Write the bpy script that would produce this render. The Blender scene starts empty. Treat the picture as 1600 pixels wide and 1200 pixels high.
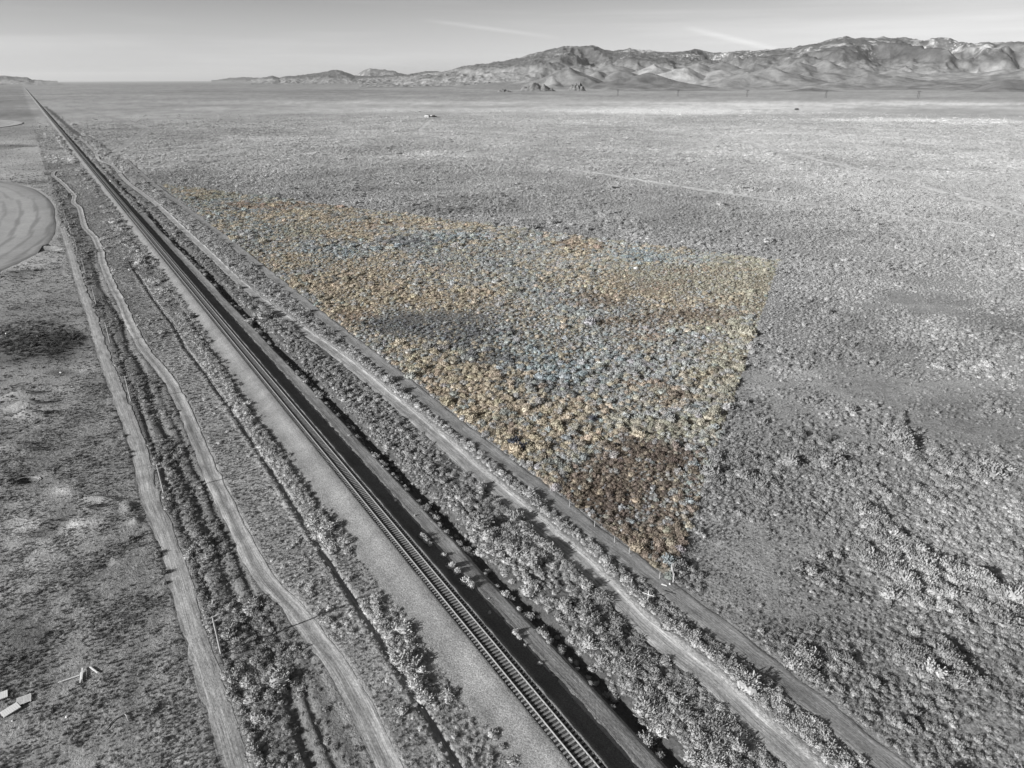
import bpy, math, random
import numpy as np
from mathutils import Vector, Matrix
R_ = math.radians
rng = np.random.default_rng(7)
random.seed(7)
sc = bpy.context.scene
COL = sc.collection

# ------------------------------------------------------------------ camera
F = 1067.0; H = 65.5; TH = math.atan((600 - 123.5) / F); RO = -.0036
_c, _s = math.cos(TH), math.sin(TH)
FW = np.array([0, _c, -_s]); _r0 = np.array([1, 0, 0.]); _u0 = np.array([0, _s, _c])
RT = _r0 * math.cos(RO) + _u0 * math.sin(RO); UP = -_r0 * math.sin(RO) + _u0 * math.cos(RO)
cam = bpy.data.cameras.new('camera'); co = bpy.data.objects.new('camera', cam); COL.objects.link(co)
m = Matrix.Identity(4)
for i in range(3):
    m[i][0] = RT[i]; m[i][1] = UP[i]; m[i][2] = -FW[i]
m[2][3] = H
co.matrix_world = m
cam.sensor_width = 36; cam.lens = F / 1600 * 36; cam.clip_start = .5; cam.clip_end = 200000
sc.camera = co
# ------------------------------------------------------------------ light
SUN_AZ = R_(30)                      # shadows fall towards this angle from +X
SUN_EL = R_(19.0)
sun = bpy.data.lights.new('sun', 'SUN'); sun.energy = 5.0; sun.angle = R_(.5); sun.color = (1, .995, .985)
so = bpy.data.objects.new('sun', sun); COL.objects.link(so)
sd = Vector((math.cos(SUN_AZ) * math.cos(SUN_EL), math.sin(SUN_AZ) * math.cos(SUN_EL), -math.sin(SUN_EL)))
so.rotation_euler = sd.to_track_quat('-Z', 'Y').to_euler()
w = bpy.data.worlds.new('World'); sc.world = w; w.use_nodes = True
nt = w.node_tree; N = nt.nodes; L = nt.links; bg = N['Background']
sky = N.new('ShaderNodeTexSky'); sky.sky_type = 'NISHITA'; sky.sun_disc = False
sky.sun_elevation = SUN_EL; sky.sun_rotation = math.atan2(-sd.x, -sd.y) % (2 * math.pi)
sky.air_density = 1.0; sky.dust_density = .6
bw = N.new('ShaderNodeRGBToBW'); L.new(sky.outputs[0], bw.inputs[0])
tc = N.new('ShaderNodeTexCoord'); sx = N.new('ShaderNodeSeparateXYZ'); L.new(tc.outputs['Generated'], sx.inputs[0])
rp = N.new('ShaderNodeValToRGB')
e = rp.color_ramp.elements
e[0].position = 0.0; e[0].color = (1.0,) * 3 + (1,)
e[1].position = 1.0; e[1].color = (.62,) * 3 + (1,)
for p_, v_ in ((.02, .96), (.05, .76), (.095, .56), (.25, .50)):
    q = e.new(p_); q.color = (v_, v_, v_, 1)
L.new(sx.outputs['Z'], rp.inputs[0])
mu = N.new('ShaderNodeMath'); mu.operation = 'MULTIPLY'
L.new(bw.outputs[0], mu.inputs[0]); L.new(rp.outputs[0], mu.inputs[1])
# thin cirrus
def wmath(op, a, b=None):
    n = N.new('ShaderNodeMath'); n.operation = op
    for i, v in enumerate((a, b)):
        if v is None: continue
        if isinstance(v, (int, float)): n.inputs[i].default_value = v
        else: L.new(v, n.inputs[i])
    return n.outputs[0]
mp = N.new('ShaderNodeMapping'); mp.inputs['Scale'].default_value = (1.6, 1.6, 34); mp.inputs['Rotation'].default_value = (0, R_(4.5), 0)
L.new(tc.outputs['Generated'], mp.inputs[0])
ns = N.new('ShaderNodeTexNoise'); ns.inputs['Scale'].default_value = 1.7; ns.inputs['Detail'].default_value = 7; ns.inputs['Roughness'].default_value = .55
L.new(mp.outputs[0], ns.inputs[0])
cl = wmath('MULTIPLY', wmath('MAXIMUM', wmath('SUBTRACT', ns.outputs[0], .47), 0.0), .65)
# two thin vapour trails, each a great-circle line across the sky
def trail(u0_, v0_, u1_, v1_, width, amp):
    def dv(u, v):
        d = (u - 800) / F * RT + (600 - v) / F * UP + FW
        return d / np.linalg.norm(d)
    a, b = dv(u0_, v0_), dv(u1_, v1_)
    nn = np.cross(a, b); nn /= np.linalg.norm(nn)
    mid = (a + b) / np.linalg.norm(a + b); half = math.acos(float(mid @ a))
    d1 = N.new('ShaderNodeVectorMath'); d1.operation = 'DOT_PRODUCT'; L.new(tc.outputs['Generated'], d1.inputs[0]); d1.inputs[1].default_value = nn
    d2 = N.new('ShaderNodeVectorMath'); d2.operation = 'DOT_PRODUCT'; L.new(tc.outputs['Generated'], d2.inputs[0]); d2.inputs[1].default_value = mid
    x = wmath('DIVIDE', wmath('ABSOLUTE', d1.outputs['Value']), width)
    g = wmath('MAXIMUM', wmath('SUBTRACT', 1.0, x), 0.0)
    ang = wmath('DIVIDE', wmath('ARCCOSINE', wmath('MINIMUM', d2.outputs['Value'], 1.0)), half)
    fd = wmath('MAXIMUM', wmath('SUBTRACT', 1.0, wmath('POWER', ang, 3.0)), 0.0)
    return wmath('MULTIPLY', wmath('MULTIPLY', wmath('MULTIPLY', g, fd), amp), wmath('ADD', ns.outputs[0], .2))
cl = wmath('ADD', cl, trail(655, 30, 880, 60, .0034, .26))
cl = wmath('ADD', cl, trail(1065, 42, 1235, 82, .0046, .28))
tot = wmath('MULTIPLY', mu.outputs[0], wmath('ADD', 1.0, cl))
cb = N.new('ShaderNodeCombineColor')
for i in range(3): L.new(tot, cb.inputs[i])
L.new(cb.outputs[0], bg.inputs[0]); bg.inputs[1].default_value = .085
sc.view_settings.view_transform = 'Standard'; sc.view_settings.look = 'None'
sc.view_settings.gamma = 1; sc.view_settings.exposure = .75
sc.render.engine = 'CYCLES'
sc.cycles.max_bounces = 4; sc.cycles.diffuse_bounces = 2

# ------------------------------------------------------------------ geometry of the place
def Gp(u, v, z=0.0):                 # photo pixel -> point on the ground
    d = (u - 800) / F * RT + (600 - v) / F * UP + FW
    k = (z - H) / d[2]
    return float(d[0] * k), float(d[1] * k)
def Pp(x, y, z=0.0):                 # ground point(s) -> photo pixel, depth
    q0, q1, q2 = x, y, z - H
    wd = q0 * FW[0] + q1 * FW[1] + q2 * FW[2]
    return 800 + F * (q0 * RT[0] + q1 * RT[1] + q2 * RT[2]) / wd, 600 - F * (q0 * UP[0] + q1 * UP[1] + q2 * UP[2]) / wd, wd
RA = R_(33.315); CA, SA = math.cos(RA), math.sin(RA); T0 = 32.83
def TS(x, y): return x * CA + y * SA - T0, -x * SA + y * CA      # across / along the railway
def XY(t, s): tt = t + T0; return tt * CA - s * SA, tt * SA + s * CA
def ts_px(u, v): return TS(*Gp(u, v))

_tab = np.random.default_rng(3).random((256, 256)).astype(np.float32)
def vn(x, y):
    xi = np.floor(x).astype(np.int64); yi = np.floor(y).astype(np.int64)
    fx = x - xi; fy = y - yi; fx = fx * fx * (3 - 2 * fx); fy = fy * fy * (3 - 2 * fy)
    a = _tab[xi & 255, yi & 255]; b = _tab[(xi + 1) & 255, yi & 255]; c = _tab[xi & 255, (yi + 1) & 255]; d = _tab[(xi + 1) & 255, (yi + 1) & 255]
    return (a * (1 - fx) + b * fx) * (1 - fy) + (c * (1 - fx) + d * fx) * fy
def fbm(x, y, sc_, oct_=4, seed=0.0):
    x = np.asarray(x, float) / sc_ + seed * 17.3; y = np.asarray(y, float) / sc_ + seed * 9.1
    s, a, n = 0, .5, 0
    for i in range(oct_):
        s = s + a * vn(x, y); n += a; a *= .5; x, y = x * 1.93 * .88 - y * 1.93 * .47 + 5.1, x * 1.93 * .47 + y * 1.93 * .88 + 2.7
    return s / n
def sst(a, b, x):
    t = np.clip((x - a) / (b - a), 0, 1); return t * t * (3 - 2 * t)
def gs(d, w): return np.exp(-(d / w) ** 2)

# tracks and roads as (t, s) lines beside the railway
L1 = [(-30.4, 25), (-30.1, 56), (-30.1, 78), (-29.8, 101), (-30.3, 118), (-29.7, 137), (-30, 155), (-30.5, 180), (-30.8, 205), (-30.7, 232), (-31.2, 273), (-31.2, 330), (-31.4, 400)]
L2 = [(-17.2, 25), (-17, 48), (-16.5, 55), (-16.6, 62.7), (-17.4, 70), (-18, 77), (-19.4, 83), (-19.9, 90), (-19.9, 100), (-19.8, 117), (-19.5, 135), (-19.1, 150), (-19.1, 167), (-20.0, 180), (-21.4, 195), (-21.8, 225), (-21.6, 245), (-22, 267), (-22, 288), (-21.7, 310), (-20.7, 330), (-20.4, 350), (-20.4, 367), (-22.3, 394), (-21.7, 426), (-20.9, 458), (-22.5, 482), (-20.5, 515), (-21.9, 545), (-23.2, 570), (-25.4, 605), (-27.9, 636), (-25.5, 668)]
L3 = [(-10.9, 40), (-10.7, 54), (-10.6, 65), (-10.6, 90), (-10.4, 104), (-10.5, 137), (-11.1, 166), (-12.0, 192), (-11.5, 214), (-12.3, 245), (-12.8, 300)]
R1 = [(6.0, 20), (6.2, 42), (6.0, 60), (6.1, 82), (6.1, 100), (6.4, 125), (6.2, 150), (6.3, 200), (6.1, 300), (6.3, 420)]
R2 = [(19.2, 15), (19.2, 30), (19.6, 38), (19.3, 46), (19.6, 52), (20.6, 62), (20.6, 73), (20.5, 85), (20.8, 99), (21, 111), (20.8, 125), (20.6, 140), (20.2, 165), (19.2, 182), (17.8, 205), (16.4, 245), (16.5, 300), (16.5, 350), (17.0, 450), (14.2, 560), (15.1, 619), (16.8, 668), (15.8, 690), (12.5, 717), (10.6, 744), (13.8, 813), (14.6, 935), (13.4, 1036)]
R3 = [(27.0, 12), (27.2, 50), (26.9, 80), (27.3, 143), (28.4, 260), (28.8, 400), (28.0, 543), (31.0, 728)]
def dense(pl, st=1.0):
    pl = np.array(pl, float); o = []
    n = len(pl)
    for i in range(n - 1):
        p0 = pl[max(i - 1, 0)]; p1 = pl[i]; p2 = pl[i + 1]; p3 = pl[min(i + 2, n - 1)]
        k = max(2, int(np.hypot(*(p2 - p1)) / st))
        for j in range(k):
            u = j / k
            # slope-limited hermite so sharp data does not overshoot
            m1 = (p2 - p0) * .5 * min(1, np.hypot(*(p2 - p1)) / max(1e-6, np.hypot(*(p1 - p0)) if i else 1e9) if i else 1); m2 = (p3 - p1) * .5 * min(1, np.hypot(*(p2 - p1)) / max(1e-6, np.hypot(*(p3 - p2)) if i < n - 2 else 1e9) if i < n - 2 else 1)
            h = (2 * u ** 3 - 3 * u ** 2 + 1) * p1 + (u ** 3 - 2 * u ** 2 + u) * m1 + (-2 * u ** 3 + 3 * u ** 2) * p2 + (u ** 3 - u ** 2) * m2
            o.append(h)
    o.append(pl[-1]); o = np.array(o); k = max(1, int(5 / st)); 
    if len(o) > 4 * k:
        P_ = np.pad(o, ((k, k), (0, 0)), 'reflect', reflect_type='odd'); ker = np.hanning(2 * k + 3)[1:-1]; ker /= ker.sum()
        o = np.stack([np.convolve(P_[:, c], ker, 'valid') for c in (0, 1)], 1)
    return o
def off(pl, t, s):                   # signed sideways distance from a line that runs along the railway
    pl = np.array(pl, float); o = np.argsort(pl[:, 1]); pl = pl[o]
    c = np.interp(s, pl[:, 1], pl[:, 0])
    d = t - c
    out = (s < pl[0, 1] - 1) | (s > pl[-1, 1] + 1)
    return np.where(out, 999., d)
FAR = [  # far tracks given where they lie on the plain: pixels, half width in m, tone
    ([(868, 261), (960, 275), (1100, 297), (1300, 325), (1600, 362), (1750, 380)], 2.7, 1.6),
    ([(1150, 216), (1250, 243), (1315, 258), (1470, 299), (1600, 337), (1700, 365)], 3.4, 1.5),
    ([(1315, 258), (1450, 265), (1600, 270)], 3.4, 1.3),
    ([(674, 187), (665, 194), (655, 203), (658, 211)], 2.2, 1.29),
    ([(232, 200), (170, 245)], 3.2, .72),
    ([(100, 165), (160, 180), (230, 200)], 5.0, .86), ([(70, 166), (87, 180), (111, 202), (127, 214)], 3.4, .25),
    ([(490, 258), (600, 262), (700, 268), (868, 261)], 1.2, 1.2),
    ([(138, 872), (90, 912), (40, 945), (-10, 978)], .35, 1.3), ([(150, 880), (100, 925), (50, 958), (-10, 1000)], .35, .75), ([(215, 1000), (200, 1100), (205, 1200)], .5, .82), ([(245, 1000), (262, 1100), (290, 1200)], .5, 1.2),
    ([(20, 640), (90, 690), (150, 700), (200, 690)], .5, 1.15),
]
def poly_d(pts, x, y):
    d = np.full(x.shape, 1e9)
    for (x0, y0), (x1, y1) in zip(pts[:-1], pts[1:]):
        dx, dy = x1 - x0, y1 - y0
        k = np.clip(((x - x0) * dx + (y - y0) * dy) / (dx * dx + dy * dy), 0, 1)
        d = np.minimum(d, np.hypot(x - x0 - k * dx, y - y0 - k * dy))
    return d
FARG = [([Gp(*p) for p in pts], hw, tn) for pts, hw, tn in FAR]
# field circles
def fit_circle(px):
    A = np.array([Gp(*p) for p in px]); M = np.c_[2 * A, np.ones(len(A))]; b = (A ** 2).sum(1)
    cx, cy, k = np.linalg.lstsq(M, b, rcond=None)[0]; return cx, cy, math.sqrt(k + cx * cx + cy * cy)
C1 = fit_circle([(0, 283), (50, 295), (78, 315), (85, 340), (80, 375), (60, 395), (0, 425)])
C1A = np.array([Gp(*p) for p in [(0, 425), (30, 412), (60, 395), (80, 375), (85, 340), (78, 315), (50, 295), (0, 283)]]) - np.array(C1[:2])
_th = np.arctan2(C1A[:, 1], C1A[:, 0]); _o = np.argsort(_th); _th = _th[_o]; _rd = np.hypot(C1A[:, 0], C1A[:, 1])[_o]
def r1(a): return np.interp(a, _th, _rd)
C2 = (-1050., 1090., 268.)
TRI = [Gp(250, 288), Gp(1218, 408), Gp(1050, 905)]
def in_tri(x, y):
    r = np.ones(np.shape(x), bool)
    for i in range(3):
        (x0, y0), (x1, y1) = TRI[i], TRI[(i + 1) % 3]
        r &= ((x1 - x0) * (y - y0) - (y1 - y0) * (x - x0)) < 0
    return r
# mounds and hollows: pixel, length, width (m), angle, height
MOUND = [(34, 620, 3.4, 1.2, .2, 1.7), (44, 636, 3.4, 1.1, .15, 1.8), (48, 651, 3.2, 1.1, .1, 1.7), (84, 824, 2.8, 1.7, .5, -.9), (72, 815, 3.4, .8, .5, .5), (140, 794, 1.6, .8, .4, .7), (42, 748, 1.7, 1.2, .2, -.9), (28, 700, 3.0, 1.1, .3, 1.2), (44, 708, 2.4, .9, .3, 1.0), (158, 778, 3.2, .7, -.2, .5),
         (200, 790, 1.6, .8, -1.0, .5), (212, 812, 1.2, .8, -1.0, .5), (35, 722, 3, 1, .2, .5), (105, 765, 1.5, 1.1, .2, .25), (120, 610, 5, 2.2, .1, .6), (25, 430, 8, 3, .6, 1.4), (75, 388, 5, 2, .2, 1.6), (60, 235, 26, 12, 0, 5.0),
         (165, 880, 1.0, .8, 0, -.4), (22, 1000, 3, 2, .3, .4), (195, 1130, 3, 1.6, .6, .3)]
MG = [(Gp(u, v), a, b, an, h) for u, v, a, b, an, h in MOUND]
def tz(x, y):                        # height of the ground
    x = np.asarray(x, float); y = np.asarray(y, float)
    t, s = TS(x, y); r = np.hypot(x, y)
    near = 1 - sst(600, 1500, r)
    z = (fbm(x, y, 45, 3, 1) - .5) * 1.1 * near * sst(7, 16, np.abs(t)) + (fbm(x, y, 7, 3, 2) - .5) * .45 * (1 - sst(150, 500, r)) * sst(5.5, 9, np.abs(t))
    z = z + (fbm(x, y, 1.6, 2, 5) - .5) * .16 * (1 - sst(70, 260, r)) * sst(7, 9, np.abs(t))
    lon = sst(0, 60, s) * 0 + 1 - sst(500, 900, s)
    wob = (fbm(s, s * 0, 25, 2, 4) - .5)
    z = z - 1.45 * gs(t - 9.3 - wob * 2.2, 1.35) * lon * (.55 + .75 * fbm(s, s * 0, 18, 2, 3))       # ditch in the scrub right of the rails
    z = z - .38 * gs(off(L3, t, s), .42) + .14 * gs(off(L3, t, s) + .9, .5)
    z = z - .38 * gs(t + 24.2 + wob * 5, .8) * (1 - sst(250, 420, s)) - .25 * gs(t + 21.9 + wob * 3, .5) * (1 - sst(120, 200, s)) - .28 * gs(t + 27.0 - wob * 2, .5) * (1 - sst(200, 300, s))
    d2 = off(R2, t, s)
    z = z + .24 * sst(.9, 1.9, d2) * (1 - sst(2.2, 5, d2)) * (1 - sst(300, 600, s)) - .14 * sst(-3.2, -1.3, d2) * (1 - sst(1.0, 1.8, d2)) * (1 - sst(300, 600, s))
    for pl, hw in ((L1, 1.25), (L2, 1.1), (R1, .8)):
        d = off(pl, t, s); z = z - .12 * (1 - sst(hw * .8, hw * 1.5, np.abs(d)))
    for (mx, my), a, b, an, h in MG:
        k = (np.abs(x - mx) < a * 4) & (np.abs(y - my) < a * 4)
        if not np.any(k): continue
        dx, dy = x - mx, y - my; ca, sa = math.cos(an), math.sin(an)
        z = z + np.where(k, h * np.exp(-((dx * ca + dy * sa) / a) ** 2 - ((-dx * sa + dy * ca) / b) ** 2), 0)
    # ground under the ballast stays low
    z = np.where(np.abs(t + .8) < 5.2, np.minimum(z, -.12), z)
    # the plain rises gently to the foot of the mountains
    return z
def tz1(x, y): return float(tz(np.array([x]), np.array([y]))[0])

# tone patches located on the plain: pixel centre, pixel radii, factor
TONE = [(60, 530, 85, 32, .42), (95, 540, 30, 26, .45), (20, 560, 60, 12, .6), (95, 583, 22, 5, .4), (100, 765, 18, 9, 1.75), (60, 845, 70, 38, 1.45), (20, 900, 60, 30, 1.25), (118, 822, 28, 14, 1.6), (40, 815, 30, 12, 1.5),
        (110, 800, 30, 8, .65), (85, 818, 22, 9, .6), (40, 745, 25, 13, .55), (30, 715, 40, 20, .7), (10, 1000, 60, 50, .72), (5, 1080, 40, 70, .85), (110, 1160, 40, 20, .8), (25, 400, 70, 28, 1.25), (22, 430, 22, 8, .55),
        (88, 389, 14, 4, 1.7), (70, 391, 16, 3, .5), (60, 375, 60, 6, .8), (50, 285, 50, 4, .7), (50, 232, 30, 3, .45), (20, 228, 30, 2.5, .5), (30, 180, 60, 8, .72), (20, 222, 40, 4, 1.3), (20, 150, 60, 3, 1.2),
        (60, 690, 60, 30, .85), (118, 605, 40, 10, 1.15), (130, 575, 25, 8, 1.25), (70, 470, 60, 16, .82), (170, 428, 11, 16, 1.6), (178, 447, 16, 10, 1.3),
        (700, 330, 60, 6, .7), (600, 296, 130, 3, .8), (735, 298, 70, 3, 1.2), (420, 262, 80, 4, 1.12), (380, 215, 60, 4, 1.15), (430, 300, 60, 5, 1.06), (700, 240, 100, 5, 1.14), (560, 235, 120, 5, .88),
        (320, 170, 60, 3, 1.25), (560, 172, 150, 3.5, 1.22), (480, 176, 200, 2, 1.15), (640, 162, 200, 3, 1.18), (900, 172, 260, 4, 1.30), (1200, 168, 260, 5, 1.5), (1320, 161, 300, 3, 1.5), (1500, 163, 120, 2, 1.4), (1010, 174, 100, 4, 1.4), (1180, 176, 140, 3, 1.35), (1450, 187, 200, 3, 1.5), (1560, 191, 60, 2, 1.4),
        (1330, 154, 300, 2, .86), (1450, 172, 200, 3, .9), (300, 132, 300, 4, .82), (500, 143, 220, 3, .80), (800, 145, 120, 2.5, .8), (200, 150, 180, 3, 1.15), (330, 160, 260, 3, 1.2),
        (1500, 430, 200, 60, 1.05), (1320, 440, 100, 20, 1.06), (1300, 455, 90, 10, 1.08), (1450, 470, 60, 8, .86), (1400, 488, 70, 8, .84), (1560, 505, 70, 14, .72), (1590, 520, 40, 12, .75), (1470, 515, 80, 22, 1.25), (1340, 512, 70, 14, .78), (1400, 540, 80, 10, .8), (1260, 480, 40, 18, .85),
        (1290, 560, 60, 20, .84), (1250, 585, 60, 26, 1.25), (1190, 590, 30, 40, 1.12), (1320, 640, 60, 26, 1.25), (1470, 590, 110, 30, 1.22), (1560, 580, 60, 30, 1.2), (1520, 630, 90, 12, .72), (1450, 660, 90, 18, .74), (1550, 690, 90, 26, .78), (1380, 600, 40, 12, .8),
        (1240, 680, 80, 20, .82), (1300, 720, 100, 20, .88), (1180, 720, 60, 60, 1.0), (1530, 860, 120, 70, 1.26), (1450, 930, 80, 40, 1.16), (1300, 960, 110, 60, .84), (1400, 1040, 140, 60, .86), (1200, 980, 90, 30, .92), (1590, 1120, 90, 80, .86), (1130, 800, 60, 60, 1.12), (1100, 520, 80, 60, 1.0)]
def tone(x, y, u=None, v=None):
    if u is None: u, v, _ = Pp(x, y)
    wu = (fbm(x, y, 9, 3, 11) - .5); k = np.ones(np.shape(x))
    for cu, cv, ru, rv, f in TONE:
        d = ((u - cu) / ru) ** 2 + ((v - cv) / rv) ** 2
        k = k * (1 + (f - 1) * np.exp(-(np.maximum(d + wu * 1.2, 0)) ** 1.3))
    r = np.hypot(x, y)
    st = fbm(x, y, 60, 4, 21); k = k * (1 + (st - .5) * .5 * sst(120, 400, r))
    st2 = fbm(x, y, 260, 3, 22); k = k * (1 + (st2 - .5) * .45 * sst(500, 1300, r))
    k = k * (1 + (fbm(x, y, 14, 3, 23) - .5) * .35); k = np.where((k < 1) & (u > 1150), k ** .75, k)
    return k
def alb(x, y):                       # base tone of the soil, with ditch shade painted in
    x = np.asarray(x, float); y = np.asarray(y, float)
    t, s = TS(x, y); u, v, _ = Pp(x, y); r = np.hypot(x, y)
    a = np.full(x.shape, .27)
    left = t < -31.5
    a = np.where(left, .245 + .09 * sst(150, 420, r), a)
    a = np.where((t > -31.5) & (t < -19), .17 + .08 * (vn(t * 1.1, s * .02) - .5), a); a = np.where((t >= -19) & (t < -6), .27, a)
    a = np.where((t > 4) & (t < 8), .32, a)
    a = np.where((t > 8) & (t < 19), .12, a); a = np.where((t > 7.6) & (t < 10.8), .075, a); a = np.where((t > 19) & (t < 26), .25, a)  # ditch strip blackened to deepen the shade in it
    plain = t > 26
    pl = .28 + .15 * sst(250, 1100, r)
    a = np.where(plain, pl, a)
    kf = sst(450, 1100, r); a = a * (1 - kf) + kf * (.33 + .10 * sst(-31, -20, t))
    a = a * tone(x, y, u, v)
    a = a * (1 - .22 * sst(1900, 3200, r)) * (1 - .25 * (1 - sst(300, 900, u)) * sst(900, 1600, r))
    for pts, hw, tn in FARG:
        d = poly_d(pts, x, y) + (fbm(x, y, 15, 2, 31) - .5) * hw * 1.2
        wd = np.maximum(hw, r * .0011)
        kk = 1 - sst(wd * .7, wd * 1.5, d); a = a + kk * ((.62 if tn >= 1.3 and hw > 1 else .5 if tn > 1 and hw > 1 else a * tn) - a)
    # sandy bank right of the access road
    d2 = off(R2, t, s); bk = (1 - sst(.2, .5, np.abs(d2 - 1.5))) * (1 - sst(900, 1100, s))
    a = a + bk * (.27 - a) * .7 * (.5 + .8 * fbm(s, s * 0, 6, 2, 33))
    return np.clip(a, .03, .75)
BLOB = [ (385, 335, 42, 12, 7), (335, 318, 30, 8, 7), (512, 392, 50, 12, 7), (600, 362, 45, 8, 7), (420, 360, 30, 8, 7), (960, 394, 60, 9, 7), (1030, 403, 50, 7, 7), (700, 372, 60, 8, 7), (850, 560, 90, 40, 7), (310, 300, 30, 5, 1), # patches of colour in the triangular field: px centre, radii, colour index
    (480, 338, 120, 9, 1), (600, 352, 60, 8, 5), (690, 352, 90, 9, 1), (450, 408, 40, 12, 1), (560, 366, 60, 9, 1), (600, 428, 70, 20, 1), (720, 470, 80, 14, 1), (560, 468, 60, 22, 1), (560, 492, 30, 8, 5), (500, 440, 60, 12, 1), (660, 560, 45, 26, 1), (720, 590, 70, 22, 1), (790, 620, 70, 22, 1),
    (700, 650, 80, 50, 1), (770, 690, 80, 40, 1), (830, 720, 60, 40, 1), (880, 640, 50, 12, 1), (850, 680, 40, 30, 1), (650, 455, 90, 12, 1), (330, 305, 30, 8, 3), (430, 322, 100, 6, 5), (470, 360, 40, 8, 3),
    (895, 400, 42, 30, 1), (905, 384, 40, 7, 5), (880, 380, 26, 5, 5), (960, 440, 32, 14, 1), (1000, 460, 60, 10, 1), (1090, 470, 100, 10, 1), (1150, 415, 60, 16, 3), (1080, 440, 120, 22, 3), (1180, 470, 40, 40, 3), (1130, 422, 55, 6, 5), (1060, 424, 30, 4, 5), (1030, 447, 60, 8, 5), (1110, 492, 58, 16, 6),
    (1150, 540, 45, 50, 3), (1090, 510, 50, 12, 3), (1010, 520, 40, 10, 5), (930, 470, 60, 10, 6), (990, 500, 60, 8, 6), (1120, 620, 40, 50, 3), (1080, 670, 60, 30, 3), (1010, 660, 60, 20, 3), (1060, 620, 40, 14, 6), (1010, 600, 30, 10, 5), (1100, 590, 30, 10, 1),
    (690, 512, 86, 22, 4), (740, 530, 40, 18, 4), (620, 505, 50, 12, 4), (760, 560, 50, 12, 4), (530, 436, 30, 6, 4), (800, 600, 60, 10, 4), (880, 610, 50, 10, 4), (640, 380, 40, 8, 4),
    (940, 740, 80, 34, 6), (1000, 770, 90, 50, 2), (940, 780, 60, 30, 2), (1060, 720, 40, 22, 2), (1050, 790, 40, 60, 6), (900, 760, 40, 20, 6), (980, 840, 50, 24, 6), (1020, 860, 40, 30, 6), (1000, 700, 60, 14, 2), (900, 690, 50, 14, 1)]
PC = np.array([(.224, .231, .231), (.275, .240, .188), (.102, .083, .070), (.225, .215, .178), (.122, .127, .131), (.205, .166, .134), (.158, .132, .108), (.190, .222, .236)])
def parcel_rgb(x, y, pick=False):
    u, v, _ = Pp(x, y); n = len(BLOB)
    wt = np.zeros((len(PC),) + np.shape(x)); wt[0] = 1.0; wt[3] = .55; wt[1] = .45; wt[7] = .3
    wt[0] += 1.3 * sst(.42, .7, fbm(x, y, 12, 3, 41)); wt[1] += .9 * sst(.5, .72, fbm(x, y, 10, 3, 42)); wt[6] += .6 * sst(.58, .75, fbm(x, y, 5, 3, 44))
    wu = (fbm(x, y, 8, 4, 43) - .5) * 3.0
    for cu, cv, ru, rv, ci in BLOB:
        d = ((u - cu) / ru) ** 2 + ((v - cv) / rv) ** 2
        wt[ci] += (1.1 if ci == 7 else 2.6 if ci in (1, 3, 5) else 3.2) * np.exp(-np.maximum(d + wu, 0) ** 1.2)
    wt = wt ** 1.7
    wt /= wt.sum(0)
    if pick:
        cum = np.cumsum(wt, 0); q = rng.uniform(0, 1, np.shape(x)); i = (q[None] > cum).sum(0).clip(0, len(PC) - 1)
        return PC[i] * .72 + np.tensordot(np.moveaxis(wt, 0, -1), PC, 1) * .28
    return np.tensordot(np.moveaxis(wt, 0, -1), PC, 1)

# ------------------------------------------------------------------ materials
def mat(name):
    m_ = bpy.data.materials.new(name); m_.use_nodes = True; n = m_.node_tree.nodes
    b = n['Principled BSDF']; b.inputs['Roughness'].default_value = .95; b.inputs['Specular IOR Level'].default_value = .15
    return m_, n, m_.node_tree.links, b
def m_flat(name, c, rough=.8, metal=0, var=.15, scale=6, spec=.3):
    m_, n, l, b = mat(name)
    t_ = n.new('ShaderNodeTexCoord'); no = n.new('ShaderNodeTexNoise'); no.inputs['Scale'].default_value = scale; no.inputs['Detail'].default_value = 5
    l.new(t_.outputs['Object'], no.inputs[0])
    mr = n.new('ShaderNodeMapRange'); mr.inputs[1].default_value = .3; mr.inputs[2].default_value = .7; mr.inputs[3].default_value = 1 - var; mr.inputs[4].default_value = 1 + var
    l.new(no.outputs[0], mr.inputs[0])
    mx = n.new('ShaderNodeVectorMath'); mx.operation = 'SCALE'; mx.inputs[0].default_value = c if hasattr(c, '__len__') else (c, c, c)
    l.new(mr.outputs[0], mx.inputs[3]); l.new(mx.outputs[0], b.inputs['Base Color'])
    b.inputs['Roughness'].default_value = rough; b.inputs['Metallic'].default_value = metal; b.inputs['Specular IOR Level'].default_value = spec
    return m_
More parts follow.
